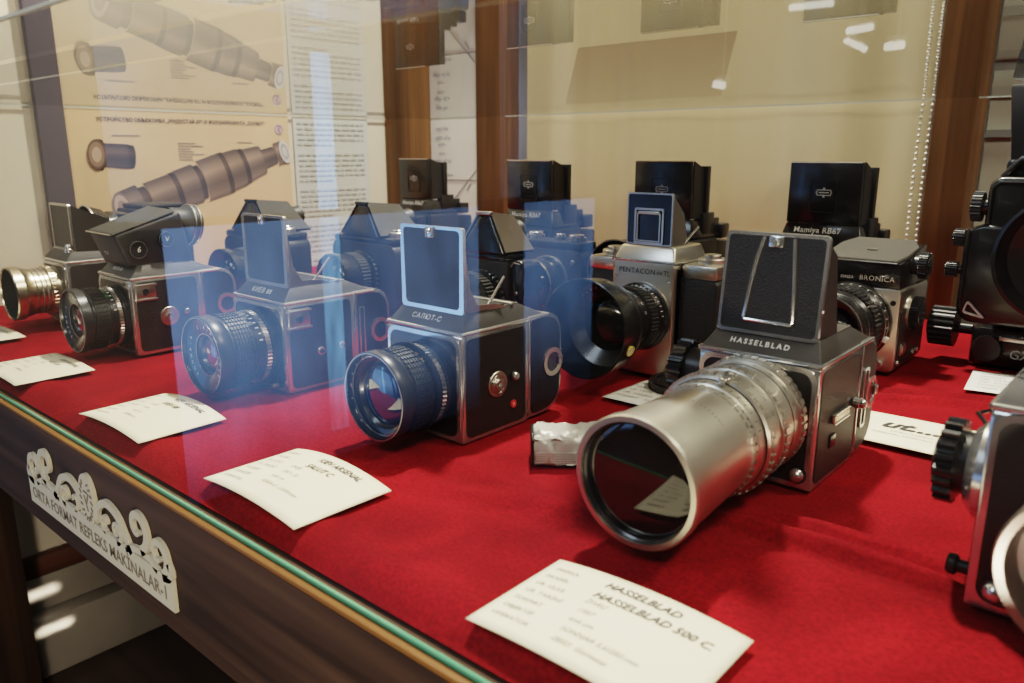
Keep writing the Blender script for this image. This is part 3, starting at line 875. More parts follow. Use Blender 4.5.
B().text('ТТЛ', .005, T(.0, -.0045, .112) @ RX(PI/2+.2)).build('finder_lettering', 'white_paint', pf, smooth=0)
m = T(0.004, .070, .140) @ RX(-PI/2-.15)
ey = B().lathe([(.018, -.006), (.019, .010), (.0235, .016), (.0235, .026), (.020, .029), (.016, .028), (.015, .01)], m, 40).build('eyepiece', 'rubber', pf)
B().ring(.0232, .0243, .017, .0185, m, 40).ring(.0232, .0243, .0235, .0248, m, 40).build('eyepiece_rings', 'chrome_soft', ey)

# ------------------------------------------------------------------ 4: leftmost camera, bare silver lens
c = thing('box_camera', 'old box camera with worn brassy silver lens and folded hood, leftmost in the case', 'camera', (-1.112, .368, 0))
cube_camera(c, .078, .084, .112, .070, '', 'hass', 'none', 'none')
m = T(0, -.001, .047) @ FWD
b = B().lathe([(.030, 0), (.030, .006), (.0315, .007), (.0315, .014), (.0285, .015), (.0285, .030), (.030, .032), (.030, .036), (.0325, .042), (.034, .044), (.034, .054), (.0325, .0555), (.0318, .0535)], m, 56)
lb = b.build('lens_barrel', 'old_brass', c)
B().lathe([(.0320, .0540), (.030, .048), (.027, .030), (.022, .020)], m, 48).build('inner_tube', 'interior', lb)
B().cogs(.0325, .008, .013, 40, .0012, m, r_in=.028).build('focus_ring', 'old_brass', lb, 20)
b = B(); b.ring(.0285, .0292, .0185, .0195, m).ring(.0285, .0292, .024, .025, m); b.build('barrel_rings', 'ink_faint', lb)
B().dome(.0225, .004, m @ T(0, 0, .022), 40).build('front_glass', 'lens_glass', lb, smooth=180)
zh = .0965
fr = B().frame(rrect(-.032, .032, zh, zh+.060, .003), rrect(-.0295, .0295, zh+.003, zh+.057, .002), .014, .017).build('viewing_hood', 'chrome_soft', c)
B().prism(rrect(-.030, .030, zh+.0025, zh+.0575, .002), .0145, .0168, 'xz').build('hood_panel', 'leather', fr)
for sx in (1, -1):
    lo, hi = sorted((sx*.0315, sx*.0325))
    B().prism([(.017, zh), (.060, zh), (.060, zh+.040), (.017, zh+.058)], lo, hi, 'yz').build('side_leaf', 'leather_fine', fr)
B().box(-.031, .031, .060, .061, zh, zh+.040).build('rear_leaf', 'black_matte', fr)
b = B().cyl(.005, 0, .006, T(.028, .010, zh-.002), 20, .001).ball((.028, .010, zh+.006), .0042, 14); b.build('release_knob', 'chrome', c)

# ------------------------------------------------------------------ 5: large silver telephoto camera in front
c = thing('telephoto_camera', 'box camera with a long silver telephoto lens, tall black hood, largest in front', 'camera', (-.2108, .492, 0))
cube_camera(c, .086, .0865, .122, .080, 'HASSELBLAD', 'hass', 'hass', 'none', .0054)
# lens points slightly down and rests near the cloth
tip = math.atan2(.0045, .149)
m = T(0, -.0012, .0490) @ FWD @ RX(tip)
L = .150
b = B().lathe([(.0365, 0), (.0365, .004), (.0385, .005), (.0385, .012), (.0372, .0125), (.0372, .030), (.0385, .0305), (.0385, .0395), (.0375, .040), (.0375, .052), (.0390, .0525), (.0390, .060), (.0368, .0610), (.0368, .0700), (.0352, .0712), (.0352, .0770), (.0350, .082), (.0372, .125), (.0374, .1405), (.0390, .1418), (.0392, .1485), (.0382, L), (.0352, L), (.0350, .148)], m, 80)
lb = b.build('lens_barrel', 'satin', c)
b = B().lathe([(.0352, .1490), (.0349, .1472), (.0338, .1462), (.0335, .1440)], m, 64); b.build('front_hood', 'black', lb)
B().dome(.0336, .0016, m @ T(0, 0, .1442), 48).build('front_glass', 'lens_amber', lb, smooth=180)
for nm, z0, z1, r, n in (('focus_ring', .0055, .0115, .0392, 46), ('aperture_ring', .0532, .0592, .0397, 46), ('shutter_ring', .0312, .0388, .0391, 46)):
    kb = B().nubs(r, (z0+z1)/2, n, .0036, .0008, (z1-z0)*.85, m)
    kb.build(nm, 'satin', lb)
B().nubs(.0356, .0742, 44, .0034, .0008, .0044, m).build('filter_ring', 'satin', lb)
b = B().ring(.0366, .0369, .0405, .0412, m).ring(.0372, .0374, .0205, .0212, m).ring(.0366, .0373, .0606, .0614, m).ring(.0350, .0356, .0705, .0712, m); b.build('dark_grooves', 'interior', lb)
b = B()
for k, ch in enumerate(('32', '22', '16', '11', '8', '5.6', '4')):
    a = PI*(.16+.085*k); b.text(ch, .0030, m @ RZ(a-PI/2) @ T(0, .03765, .046) @ RX(-PI/2) @ RZ(PI))
for k, ch in enumerate(('∞', '60', '30', '15', '10', '8')):
    a = PI*(.14+.1*k); b.text(ch, .0032, m @ RZ(a-PI/2) @ T(0, .03732, .0165) @ RX(-PI/2) @ RZ(PI))
for k in range(15):
    a = PI*(.12+.05*k); b.box(-.0002, .0002, -.0001, .0001, .0655, .0685, 0, m @ RZ(a-PI/2) @ T(0, .0369, 0))
ring_chars = 'Sonnar 1:5,6 f=250mm'
for k, ch in enumerate(ring_chars):
    if ch != ' ': b.text(ch, .0026, m @ RZ(PI*.2-k*.075) @ T(0, .0361, .099) @ RX(-PI/2) @ RZ(PI))
b.build('engraved_scale', 'ink', lb, smooth=0)
b = B().box(-.002, .002, 0, .0040, .054, .066, .0008, m @ RZ(-PI/2+PI*.36+.25) @ T(0, .0370, 0)).box(-.0035, .0035, 0, .0026, .0455, .0505, .0006, m @ RZ(-PI/2+PI*.36+.3) @ T(0, .0375, 0))
b.build('coupling_tab', 'chrome', lb)
# winding knob with cog rim on the far side
m = T(-.043, .018, .064) @ AX('-x')
k = B().cyl(.016, 0, .018, m, 40, .001).build('winding_knob', 'black_metal', c)
B().cogs(.0215, .014, .0245, 22, .0022, m).build('knob_rim', 'black', k, 20)
B().cyl(.0125, .0243, .0265, m, 36, .0008).build('knob_cap', 'black_metal', k)
# rail, lever and screws on the near side
b = B().box(.0435, .0462, .026, .056, .0415, .0480, .0006); r_ = b.build('accessory_rail', 'satin', c)
b = B().box(.046, .0468, .027, .055, .0410, .0420, 0).box(.046, .0468, .027, .055, .0475, .0485, 0); b.build('rail_edge', 'chrome', r_)
b = B().box(.0435, .0448, .026, .036, .024, .033, .0004); b.build('small_catch', 'black', c)
b = B().cyl(.004, 0, .006, T(.0435, .069, .047) @ AX('x'), 20, .001).ball((.050, .069, .047), .0036, 12); b.build('release_peg', 'chrome', c)
B().frame(rrect(.0865, .0965, .022, .068, .003), rrect(.0885, .0945, .0245, .0655, .002), .0418, .0450, 'yz').build('slide_handle', 'chrome', c)
b = B().ball((.034, -.002, .011), .0052, 16); b.build('shutter_release', 'chrome', c)
B().cyl(.0062, -.0005, .001, T(.034, -.001, .011) @ AX('-y'), 24).build('release_collar', 'black', c)
B().box(-.030, .030, .010, .075, -.0005, .002, .0005).build('foot_plate', 'chrome_soft', c)

# ------------------------------------------------------------------ 6: silver camera with wide hooded lens
c = thing('medium_format_camera', 'silver-fronted camera with big black hooded lens and small open hood, in the middle', 'camera', (-.4055, .66, 0))
hp = .035
bd = B().prism(rrect(-.074, .074, .002, .104, .010), .012, .062, 'xz', .002, ang=1.).build('body', 'leather', c)
for sx in (1, -1):
    lo, hi = sorted((sx*.036, sx*.073))
    tpq = B().box(lo, hi, .010, .064, .102, .116, .003).build('top_plate', 'satin', c)
    k = B().cyl(.0135, .115, .121, T(sx*.056, .034, 0), 40, .001).build('top_dial', 'satin', tpq)
    B().cyl(.0085, .120, .1245, T(sx*.056, .034, 0), 32, .0008).build('dial_cap', 'chrome_soft', k)
    B().box(lo, hi, .010, .064, .0, .007, .002).build('base_plate', 'satin', c)
fp = B().prism(rrect(-hp, hp, .003, .1165, .005), -.002, .016, 'xz', .0015, ang=.9).build('front_plate', 'satin', c)
B().box(-hp, hp, .002, .060, .006, .112, .002).build('mirror_box', 'leather', c)
ht = B().hexa([(-hp, -.001, .1165), (hp, -.001, .1165), (hp, .064, .1165), (-hp, .064, .1165)], [(-hp+.005, .006, .1315), (hp-.005, .006, .1315), (hp-.005, .060, .1315), (-hp+.005, .060, .1315)], .0025, seg=3).build('hood_base', 'satin', c)
B().tube([(-hp-.0005, -.002, .1165), (hp+.0005, -.002, .1165), (hp+.0005, .064, .1165)], .0011, 8).build('bright_line', 'chrome', ht)
b = B().text('PENTACON', .0074, T(-.006, -.0024, .1065) @ FWD, space=1.08).text('six', .0062, T(.0195, -.0024, .1068) @ FWD).text('TL', .0070, T(.0275, -.0024, .1065) @ FWD)
b.build('lettering', 'ink', fp, smooth=0)
for x in (-.030, .030): B().cyl(.0016, 0, .0009, T(x, -.002, .0985 if x > 0 else .1005) @ AX('-y'), 14).build('screw', 'chrome', fp)
b = B().cyl(.0036, 0, .003, T(.0352, .016, .096) @ AX('x'), 16, .0006).box(-.0008, .0008, -.005, .005, .002, .0032, 0, T(.0352, .016, .096) @ AX('x')); b.build('strap_lug', 'chrome', c)
zh = .1315; hx = .0255
fr = B().frame(rrect(-hx, hx, zh, zh+.0505, .0025), rrect(-hx+.0014, hx-.0014, zh+.0014, zh+.049, .002), .007, .0095).build('viewing_hood', 'satin', c)
B().prism(rrect(-hx+.001, hx-.001, zh+.001, zh+.0495, .002), .0074, .0092, 'xz').build('hood_panel', 'black', fr)
b = B().frame(rrect(-.0165, .0165, zh+.0015, zh+.036, .002), rrect(-.0145, .0145, zh+.003, zh+.034, .0015), .0060, .0080)
b.frame(rrect(-.0132, .0132, zh+.0035, zh+.0315, .0015), rrect(-.0118, .0118, zh+.0048, zh+.0300, .001), .0055, .0080); b.box(-.012, .012, .0050, .0080, zh+.0300, zh+.0330, .0006)
b.build('sport_frame', 'satin', fr)
for sx in (1, -1):
    lo, hi = sorted((sx*(hx-.0012), sx*(hx-.0002)))
    B().prism([(.0095, zh), (.040, zh), (.030, zh+.030), (.0095, zh+.048)], lo, hi, 'yz').build('side_leaf', 'satin_dark', fr)
    B().tube([(sx*(hx-.001), .034, zh+.001), (sx*(hx+.002), .056, zh+.016)], .0012, 8).build('strut', 'chrome', fr)
m = T(0, -.002, .062) @ FWD @ RX(-.03)
b = B().lathe([(.0335, 0), (.0335, .006), (.0315, .007), (.0315, .016), (.0300, .017), (.0300, .044), (.0315, .046), (.0330, .052), (.0410, .062), (.0445, .074), (.0462, .098), (.0450, .0985), (.0435, .080), (.0400, .066), (.026, .058)], m, 72)
lb = b.build('lens_barrel', 'black', c)
B().ring(.0333, .0345, .0005, .0035, m, 60).build('mount_ring', 'satin_dark', lb)
B().cogs(.0322, .018, .030, 54, .0012, m, r_in=.028).build('focus_ring', 'rubber', lb, 20)
b = B()
for k in range(17):
    a = PI*(.05+.05*k); b.box(-.0003, .0003, -.0001, .0002, .0095, .0135 if k % 2 else .0120, 0, m @ RZ(a-PI/2) @ T(0, .0316, 0))
for k, ch in enumerate(('22', '16', '11', '8', '5,6', '4')): b.text(ch, .0034, m @ RZ(PI*(.12+.1*k)-PI/2) @ T(0, .0303, .037) @ RX(-PI/2) @ RZ(PI))
b.build('scale_marks', 'white_paint', lb, smooth=0)
B().dome(.0262, .004, m @ T(0, 0, .058), 48).build('front_glass', 'lens_amber', lb, smooth=180)
b = B()
for k, ch in enumerate('FLEKTOGON 4/50'):
    if ch != ' ': b.text(ch, .0034, m @ T(0, 0, .0655) @ RZ(PI*.75-k*.17-PI/2) @ T(0, .0345, 0))
b.build('ring_lettering', 'white_paint', lb, smooth=0)
mk = m @ RZ(-.35) @ T(.0452, 0, .084) @ RY(PI/2-.06)
k = B().ring(.0040, .0050, 0, .0012, mk, 24).build('round_badge', 'yellow_paint', lb)
b = B().box(-.0006, .0006, -.0032, .0032, .0004, .0012, 0, mk @ RZ(.5)).box(-.0006, .0006, -.0032, .0032, .0004, .0012, 0, mk @ RZ(-.5)).cyl(.0040, .0, .0004, mk, 20); b.build('badge_mark', 'white_paint', k, smooth=0)

# ------------------------------------------------------------------ 7: silver and black camera with metering finder
c = thing('medium_format_camera', 'silver and black camera with grey-topped angular finder, behind the telephoto camera', 'camera', (-.2555, .826, 0))
hw = .044
bd = B().prism(rrect(-hw, hw, .002, .088, .006), 0, .098, 'xz', .0018, ang=.9).build('body', 'satin', c)
for sx in (1, -1):
    lo, hi = sorted((sx*(hw-.0004), sx*(hw+.0007)))
    B().prism(round_poly([(.006, .008), (.094, .008), (.094, .066), (.006, .066)], .004), lo, hi, 'yz').build('side_panel', 'leather', bd)
B().box(-hw+.002, hw-.002, .060, .112, .004, .090, .003).build('film_back', 'leather', c)
fb = B().hexa([(-hw+.002, .0, .088), (hw-.002, .0, .088), (hw-.002, .090, .088), (-hw+.002, .090, .088)], [(-hw+.004, .001, .113), (hw-.003, .001, .113), (hw-.003, .088, .1255), (-hw+.004, .088, .1255)], .0012).build('meter_finder', 'black', c)
oc = [(-.036, -.001, .1128), (.0375, -.001, .1128), (.0415, .022, .1162), (.0415, .060, .1218), (.030, .086, .1256), (-.030, .086, .1256), (-.0385, .060, .1218), (-.0385, .022, .1162)]
B().hexa(oc, [(x*.97, y+.001, z+.0035) for x, y, z in oc], .0008).build('finder_top', 'leatherette_grey', fb)
B().tube([(-.036, -.0015, .1135), (.0375, -.0015, .1135)], .0007, 6).build('finder_trim', 'chrome_soft', fb)
b = B().prism(rrect(-.005, .005, -.003, .003, .002), 0, .0008, 'xy', mt=T(.002, .035, .1220) @ RX(.14)); b.build('top_emblem', 'chrome_soft', fb)
b = B().text('BRONICA', .0072, T(.0195, -.0006, .0968) @ FWD, bold=0., space=1.1).text('ZENZA', .0040, T(-.0095, -.0006, .0962) @ FWD, space=1.05)
b.build('lettering', 'white_paint', fb, smooth=0)
b = B().box(.008, .028, -.0025, 0, .1015, .1035, .0004).box(.012, .024, -.0030, 0, .1035, .1060, .0004).box(.004, .014, -.0025, 0, .1000, .1015, .0004); b.build('index_window', 'black_metal', fb)
m = T(hw-.003, .046, .108) @ AX('x')
k = B().cogs(.0135, .006, .0140, 30, .0010, m).cyl(.010, 0, .008, m, 28).build('meter_knob', 'black_metal', fb, 20)
B().cyl(.0105, .0138, .0152, m, 32, .0006).build('knob_cap', 'black', k)
m = T(hw, .040, .060) @ AX('x')
k = B().cogs(.0170, .002, .0105, 40, .0010, m).build('winding_knob', 'black_metal', c, 20)
B().ring(.0165, .0180, 0, .003, m, 48).build('knob_flange', 'satin', k); B().cyl(.0135, .0100, .0120, m, 36, .0008).build('knob_cap', 'black', k)
b = B().box(hw, hw+.002, .014, .028, .018, .031, .0005).box(hw, hw+.0035, .016, .026, .020, .029, .0005); b.build('side_catch', 'chrome_soft', c)
for (yy, zz) in ((.008, .012), (.060, .014), (.075, .014)): B().cyl(.003, 0, .0025, T(hw+.0005, yy, zz) @ AX('x'), 16, .0005).build('side_screw', 'chrome', c)
B().cyl(.0026, 0, .0012, T(.0375, 0, .074) @ AX('-y'), 18).build('sync_socket', 'interior', c)
b = B().cyl(.0052, 0, .007, T(.030, 0, .0105) @ AX('-y'), 20, .0012); b.build('shutter_release', 'chrome', c)
m = T(-.002, -.001, .051) @ FWD
b = B().lathe([(.0415, 0), (.0415, .005), (.0395, .006), (.0395, .018), (.0370, .020), (.0370, .044), (.0345, .046), (.0345, .062), (.0355, .064), (.0355, .073), (.0335, .0735), (.030, .060), (.022, .056)], m, 64)
lb = b.build('lens_barrel', 'black', c)
B().cogs(.0385, .022, .040, 50, .0012, m, r_in=.034).build('focus_ring', 'black_metal', lb, 20)
b = B().ring(.0394, .0398, .0065, .0075, m).ring(.0394, .0398, .0165, .0172, m).ring(.0344, .0348, .048, .0488, m).ring(.0352, .0358, .0722, .0732, m); b.build('bright_rings', 'chrome_soft', lb)
b = B()
for k in range(14): b.box(-.0003, .0003, 0, .0002, .009, .014, 0, m @ RZ(PI*(.0+.07*k)-PI/2) @ T(0, .0396, 0))
b.build('scale_marks', 'white_paint', lb, smooth=0)
b = B().box(-.0025, .0025, 0, .004, .007, .016, .0006, m @ RZ(-PI/2-.30) @ T(0, .0395, 0)); b.build('scale_tab', 'white_paint', lb)
B().dome(.0225, .006, m @ T(0, 0, .057), 40).build('front_glass', 'lens_glass', lb, smooth=180)

# ------------------------------------------------------------------ 8: tall studio cameras with chimney hoods
def tall_camera(label, loc, name, w=.100, wide_lens=True, chrome=False, rz=0.):
    c = thing('studio_camera', label, 'camera', loc, rz, None)
    hw = w/2
    B().prism(rrect(-hw, hw, 0, .112, .006), .0, .070, 'xz', .002, ang=.9).build('body', 'black_matte', c)
    B().box(-hw+.004, hw-.002, .070, .110, .006, .104, .004).build('film_back', 'leather', c)
    hb = B().hexa([(-hw, -.001, .112), (hw, -.001, .112), (hw, .085, .112), (-hw, .085, .112)], [(-hw+.006, .006, .137), (hw-.006, .006, .137), (hw-.010, .070, .130), (-hw+.010, .070, .130)], .002).build('hood_base', 'black', c)
    for k, (y0, y1, z) in enumerate(((.030, .062, .144), (.045, .080, .136))):
        B().box(hw-.016, hw-.002-.002*k, y0, y1, .112, z, .002).build('hood_step', 'black_metal', hb)
    B().box(hw-.014, hw+.004, .072, .096, .108, .128, .003).build('rear_latch', 'black', hb)
    sl = math.atan2(.025, .007)
    b = B().text(name, .0098, T(-.004, .0020, .1290) @ RX(sl), bold=.004, space=1.05); b.build('lettering', 'white_paint', hb, smooth=0)
    hx = hw-.0065
    fr = B().hexa([(-hx, .004, .137), (hx, .004, .137), (hx, .010, .137), (-hx, .010, .137)], [(-hx+.001, .002, .2095), (hx-.001, .002, .2095), (hx-.001, .008, .2095), (-hx+.001, .008, .2095)], .0018).build('viewing_hood', 'black', c)
    B().frame(rrect(-.016, .016, .150, .188, .003), rrect(-.0148, .0148, .1512, .1868, .0025), .0022, .0045).build('inner_outline', 'black_metal', fr)
    b = B().box(-.0085, .0085, .0024, .0034, .1702, .1712).box(-.0085, .0085, .0024, .0034, .1763, .1773).box(-.0060, .0060, .0024, .0034, .1731, .1744)
    for sx in (1, -1):
        b.box(-.0006, .0006, .0024, .0034, -.0022, .0022, 0, T(sx*.0082, 0, .1722) @ RY(sx*.5)); b.box(-.0006, .0006, .0024, .0034, -.0022, .0022, 0, T(sx*.0082, 0, .1753) @ RY(-sx*.5))
    b.box(-.0012, .0012, .0024, .0034, .1772, .1795).box(-.0012, .0012, .0024, .0034, .1680, .1703)
    b.build('emblem', 'grey_paint', fr, smooth=0)
    B().tube([(-hx+.002, .0022, .2085), (hx-.002, .0022, .2085)], .0008, 6).build('bright_edge', 'chrome_soft', fr)
    for sx in (1, -1):
        lo, hi = sorted((sx*(hx-.0015), sx*hx))
        B().prism([(.010, .137), (.038, .137), (.034, .200), (.008, .2095)], lo, hi, 'yz').build('side_leaf', 'black_matte', fr)
    B().box(-hx+.004, hx+.004, .036, .046, .137, .203, .001).build('rear_leaf', 'black_metal', fr)
    m = T(0, 0, .075) @ FWD
    R = .042 if wide_lens else .036
    B().prism(rrect(-.040, .040, .036, .109, .004), -.026, .0, 'xz', .002, ang=.9).build('bellows_front', 'black', c)
    lb = B().lathe([(R*.9, .024), (R*.9, .040), (R*.82, .042), (R*.82, .062), (R*.86, .064), (R*.96, .078), (R, .098), (R*.965, .1), (R*.93, .085), (R*.70, .070), (R*.5, .066)], m, 56).build('lens_barrel', 'black', c)
    B().cogs(R*.86, .044, .058, 44, .001, m, r_in=R*.7).build('focus_ring', 'rubber', lb, 20)
    b = B().ring(R*.97, R*1.01, .0975, .0995, m, 56)
    if chrome: b.ring(R*.89, R*.93, .028, .034, m, 56)
    b.build('bright_rim', 'chrome' if chrome else 'chrome_soft', lb)
    B().dome(R*.52, .006, m @ T(0, 0, .066), 40).build('front_glass', 'lens_glass', lb, smooth=180)
    for sx in (1, -1):
        k = B().cogs(.016, .0, .014, 26, .0014, T(sx*hw, .022, .045) @ AX('x' if sx > 0 else '-x')).build('focus_knob', 'black_metal', c, 20)
        B().cyl(.010, .0135, .0155, T(sx*hw, .022, .045) @ AX('x' if sx > 0 else '-x'), 24, .0006).build('knob_cap', 'chrome_soft' if chrome else 'black', k)
    return c
tall_camera('black studio camera with tall hood and white maker lettering, behind angular-finder camera', (-.342, .95, 0), 'Mamiya RB67')
tall_camera('black studio camera with tall hood rising right behind the silver-fronted camera', (-.532, .90, 0), '', .098)
c2 = tall_camera('black studio camera with tall hood standing in front of the inner wooden post', (-.762, .905, 0), 'Mamiya RB67', .100, True, True)
c3 = tall_camera('black studio camera with tall hood standing in front of the corner post', (-1.105, .985, 0), 'Mamiya RB67', .094, False)

# ------------------------------------------------------------------ 9: prism cameras with eye-level finders
def prism_camera(label, loc, w=.145, rz=0., silver=True, grip=False, pw=.042, pd=.078):
    c = thing('eye_level_camera', label, 'camera', loc, rz)
    hw = w/2
    B().prism(rrect(-hw, hw, 0, .098, .014 if not grip else .004), 0, .052 if not grip else .040, 'xz', .0025, ang=1.).build('body', 'leather', c)
    B().box(-hw+.004, hw-.004, .001, .051 if not grip else .039, .095, .106, .004).build('top_plate', 'black', c)
    pr = B().hexa([(-pw, -.004, .105), (pw, -.004, .105), (pw+.004, pd, .105), (-pw-.004, pd, .105)], [(-.008, .004, .151), (.008, .004, .151), (.010, pd*.77, .146), (-.010, pd*.77, .146)], .003, seg=3).build('pentaprism', 'black', c)
    for sx in (1, -1):
        B().hexa([(sx*(pw+.0015), -.002, .108), (sx*(pw+.005), pd-.008, .108), (sx*.0115, pd*.77, .1465), (sx*.0095, .004, .1515)], [(sx*(pw+.0025), -.002, .109), (sx*(pw+.006), pd-.008, .109), (sx*.0125, pd*.77, .1480), (sx*.0105, .004, .1530)]).build('roof_panel', 'satin_dark' if silver else 'leatherette_grey', pr)
    B().box(-.012, .012, .000, .006, .1495, .1535, .001).build('prism_crest', 'satin' if silver else 'black', pr)
    B().lathe([(.012, 0), (.014, .006), (.016, .014), (.012, .016)], T(0, pd-.004, .124) @ RX(-PI/2), 28).build('eyepiece', 'rubber', pr)
    m = T(0, 0, .050) @ FWD
    lb = B().lathe([(.036, 0), (.036, .008), (.033, .009), (.033, .040), (.036, .044), (.036, .054), (.033, .055), (.020, .046)], m, 48).build('lens_barrel', 'black', c)
    B().cogs(.0345, .012, .026, 44, .0012, m, r_in=.03).build('focus_ring', 'rubber', lb, 20)
    b = B().nubs(.0362, .004, 34, .003, .0008, .004, m); b.build('bright_studs', 'chrome', lb)
    B().dome(.0205, .006, m @ T(0, 0, .046), 36).build('front_glass', 'lens_glass', lb, smooth=180)
    for x in ((-hw+.024, hw-.022) if not grip else ()):
        k = B().cyl(.013, .105, .113, T(x, .026, 0), 36, .001).build('top_dial', 'satin', c); B().cyl(.009, .112, .116, T(x, .026, 0), 28, .0008).build('dial_cap', 'chrome', k)
    if grip:
        gp = B().prism(rrect(hw-.002, hw+.020, .018, .100, .009), .004, .036, 'xz', .003, ang=1.).build('side_grip', 'black', c)
        for (z, r) in ((.062, .0022), (.050, .0026), (.034, .0018)): B().cyl(r, 0, .002, T(hw+.009, .004, z) @ AX('-y'), 16, .0005).build('grip_screw', 'chrome', gp)
        B().tube([(hw+.001, .0035, .092), (hw+.006, .0032, .097), (hw+.015, .0032, .096)], .0008, 6).build('grip_edge', 'chrome_soft', gp)
    return c
prism_camera('black eye-level camera with silver roof prism and side grip, behind the hood of foremost blue-lensed camera', (-.630, .668, 0), .080, 0, True, True, .036, .052)['label'] = 'black eye-level camera with silver roof-shaped prism and side grip, close behind first raised hood'
prism_camera('black eye-level camera with pointed prism, lens just behind second camera with raised hood', (-.885, .690, 0), .140, 0, False)
prism_camera('dark eye-level camera lowest in front of the lens poster, behind the sloping meter finder', (-1.055, .620, 0), .140, .10, False)

c = thing('roll_film_camera', 'dark camera with shiny chrome top dials, behind the silver roof-shaped prism', 'camera', (-.640, .800, 0))
B().prism(rrect(-.056, .056, 0, .098, .010), 0, .040, 'xz', .002, ang=1.).build('body', 'leather', c)
tpq = B().box(-.053, .053, .001, .039, .096, .108, .003).build('top_plate', 'black_metal', c)
for x, r in ((.034, .0135), (-.034, .0125), (.008, .008)):
    k = B().cogs(r, .1075, .113, 36, .0008, T(x, .020, 0)).build('top_dial', 'chrome', tpq, 20)
    B().cyl(r*.75, .1125, .1165, T(x, .020, 0), 32, .0008).build('dial_cap', 'chrome', k)
m = T(0.006, 0, .056) @ FWD
lb = B().lathe([(.033, 0), (.033, .010), (.029, .012), (.029, .030), (.031, .032), (.031, .040), (.028, .0405), (.018, .032)], m, 48).build('lens_barrel', 'black', c)
B().ring(.0328, .0340, .003, .008, m, 48).ring(.0306, .0314, .036, .0385, m, 48).build('bright_rings', 'chrome', lb)
B().dome(.0185, .005, m @ T(0, 0, .032), 32).build('front_glass', 'lens_glass', lb, smooth=180)
B().cyl(.0035, 0, .003, T(.044, 0, .083) @ AX('-y'), 16, .0006).build('front_screw', 'chrome', c)

# twin-lens camera half hidden at the left
c = thing('twin_lens_camera', 'dark twin-lens camera with round upper lens hood, half hidden behind the sloping meter finder', 'camera', (-1.185, .500, 0))
B().prism(rrect(-.040, .040, 0, .140, .006), 0, .075, 'xz', .002, ang=.9).build('body', 'leather', c)
B().prism(rrect(-.036, .036, .012, .136, .004), -.020, 0, 'xz', .002, ang=.9).build('lens_board', 'black', c)
for z in (.052, .112):
    m = T(0, -.020, z) @ FWD
    lb = B().lathe([(.024, 0), (.024, .014), (.030, .020), (.036, .040), (.0345, .0405), (.030, .024), (.016, .014)], m, 40).build('lens_barrel', 'black', c)
    B().ring(.0352, .0368, .0385, .0405, m, 48).build('bright_rim', 'chrome_soft', lb)
    B().dome(.0165, .004, m @ T(0, 0, .014), 32).build('front_glass', 'lens_glass', lb, smooth=180)
B().box(-.034, .034, .006, .070, .140, .147, .003).build('folded_hood', 'leather', c)

# ------------------------------------------------------------------ 10: big bellows camera at the right edge
c = thing('bellows_camera', 'huge black bellows studio camera with side knobs, cut off by right edge of picture', 'camera', (-.083, .930, 0))
hw = .083
bs = B().box(-hw, hw, .0, .150, .0, .042, .006).build('base', 'black', c)
B().box(-.056, -.030, -.004, .004, .030, .0345, .0006).build('scale_window', 'chrome_soft', bs)
B().text('GX680', .0135, T(-.046, -.0016, .0165) @ FWD, 'LEFT', .15, bold=.01).build('lettering', 'grey_paint', bs, smooth=0)
m = T(-.066, 0, .020) @ FWD
B().cogs(.014, 0, .006, 28, .001, m).build('tilt_dial', 'black_metal', bs, 20)
fs = B().prism(rrect(-.095, .095, .050, .150, .016), -.030, -.008, 'xz', .004, ang=1., seg=3).prism(rrect(-.080, .080, .10, .197, .012), -.028, -.008, 'xz', .004, ang=1., seg=3).build('front_standard', 'black', c)
B().tube([(-.091, -.031, .064), (-.091, -.031, .145), (-.076, -.031, .152), (-.076, -.031, .186), (-.070, -.031, .192), (.07, -.031, .192)], .0012, 6).build('standard_edge', 'black_metal', fs)
B().hexa([(-.070, -.008, .060), (.070, -.008, .060), (.070, -.008, .186), (-.070, -.008, .186)], [(-.070, .030, .056), (.070, .030, .056), (.070, .030, .196), (-.070, .030, .196)]).build('bellows', 'black_matte', c)
B().prism(rrect(-.082, .082, .040, .205, .012), .030, .120, 'xz', .005, ang=1.).build('rear_body', 'black', c)
B().tube([(-.072, -.010, .196), (-.058, -.010, .214), (.06, -.010, .214)], .0035, 8).build('carrying_rail', 'black', c)
B().prism(rrect(-.072, .072, .196, .214, .006), -.004, .100, 'xz', .003, ang=1.).build('top_housing', 'black', c)
fh = B().hexa([(-.071, .010, .210), (.060, .010, .210), (.060, .070, .210), (-.071, .070, .210)], [(-.080, .008, .2855), (.062, .008, .2855), (.062, .074, .2855), (-.080, .074, .2855)], .003).build('viewing_hood', 'black_matte', c)
m = T(0, -.030, .126) @ FWD
lb = B().lathe([(.060, 0), (.060, .012), (.056, .014), (.056, .034), (.060, .038), (.060, .052), (.057, .053), (.050, .034), (.030, .028)], m, 72).build('lens_barrel', 'black', c)
B().ring(.0596, .0604, .050, .052, m, 64).ring(.0598, .0606, .010, .012, m, 64).build('bright_rims', 'black_metal', lb)
B().dome(.031, .008, m @ T(0, 0, .028), 40).build('front_glass', 'lens_glass', lb, smooth=180)
B().frame(round_poly([(-.088, .060), (-.066, .056), (-.084, .074)], .004), round_poly([(-.0862, .0618), (-.072, .059), (-.0835, .0705)], .003), -.033, -.030).build('painted_glint', 'grey_paint', fs)  # corner highlight painted as a pale grey sliver
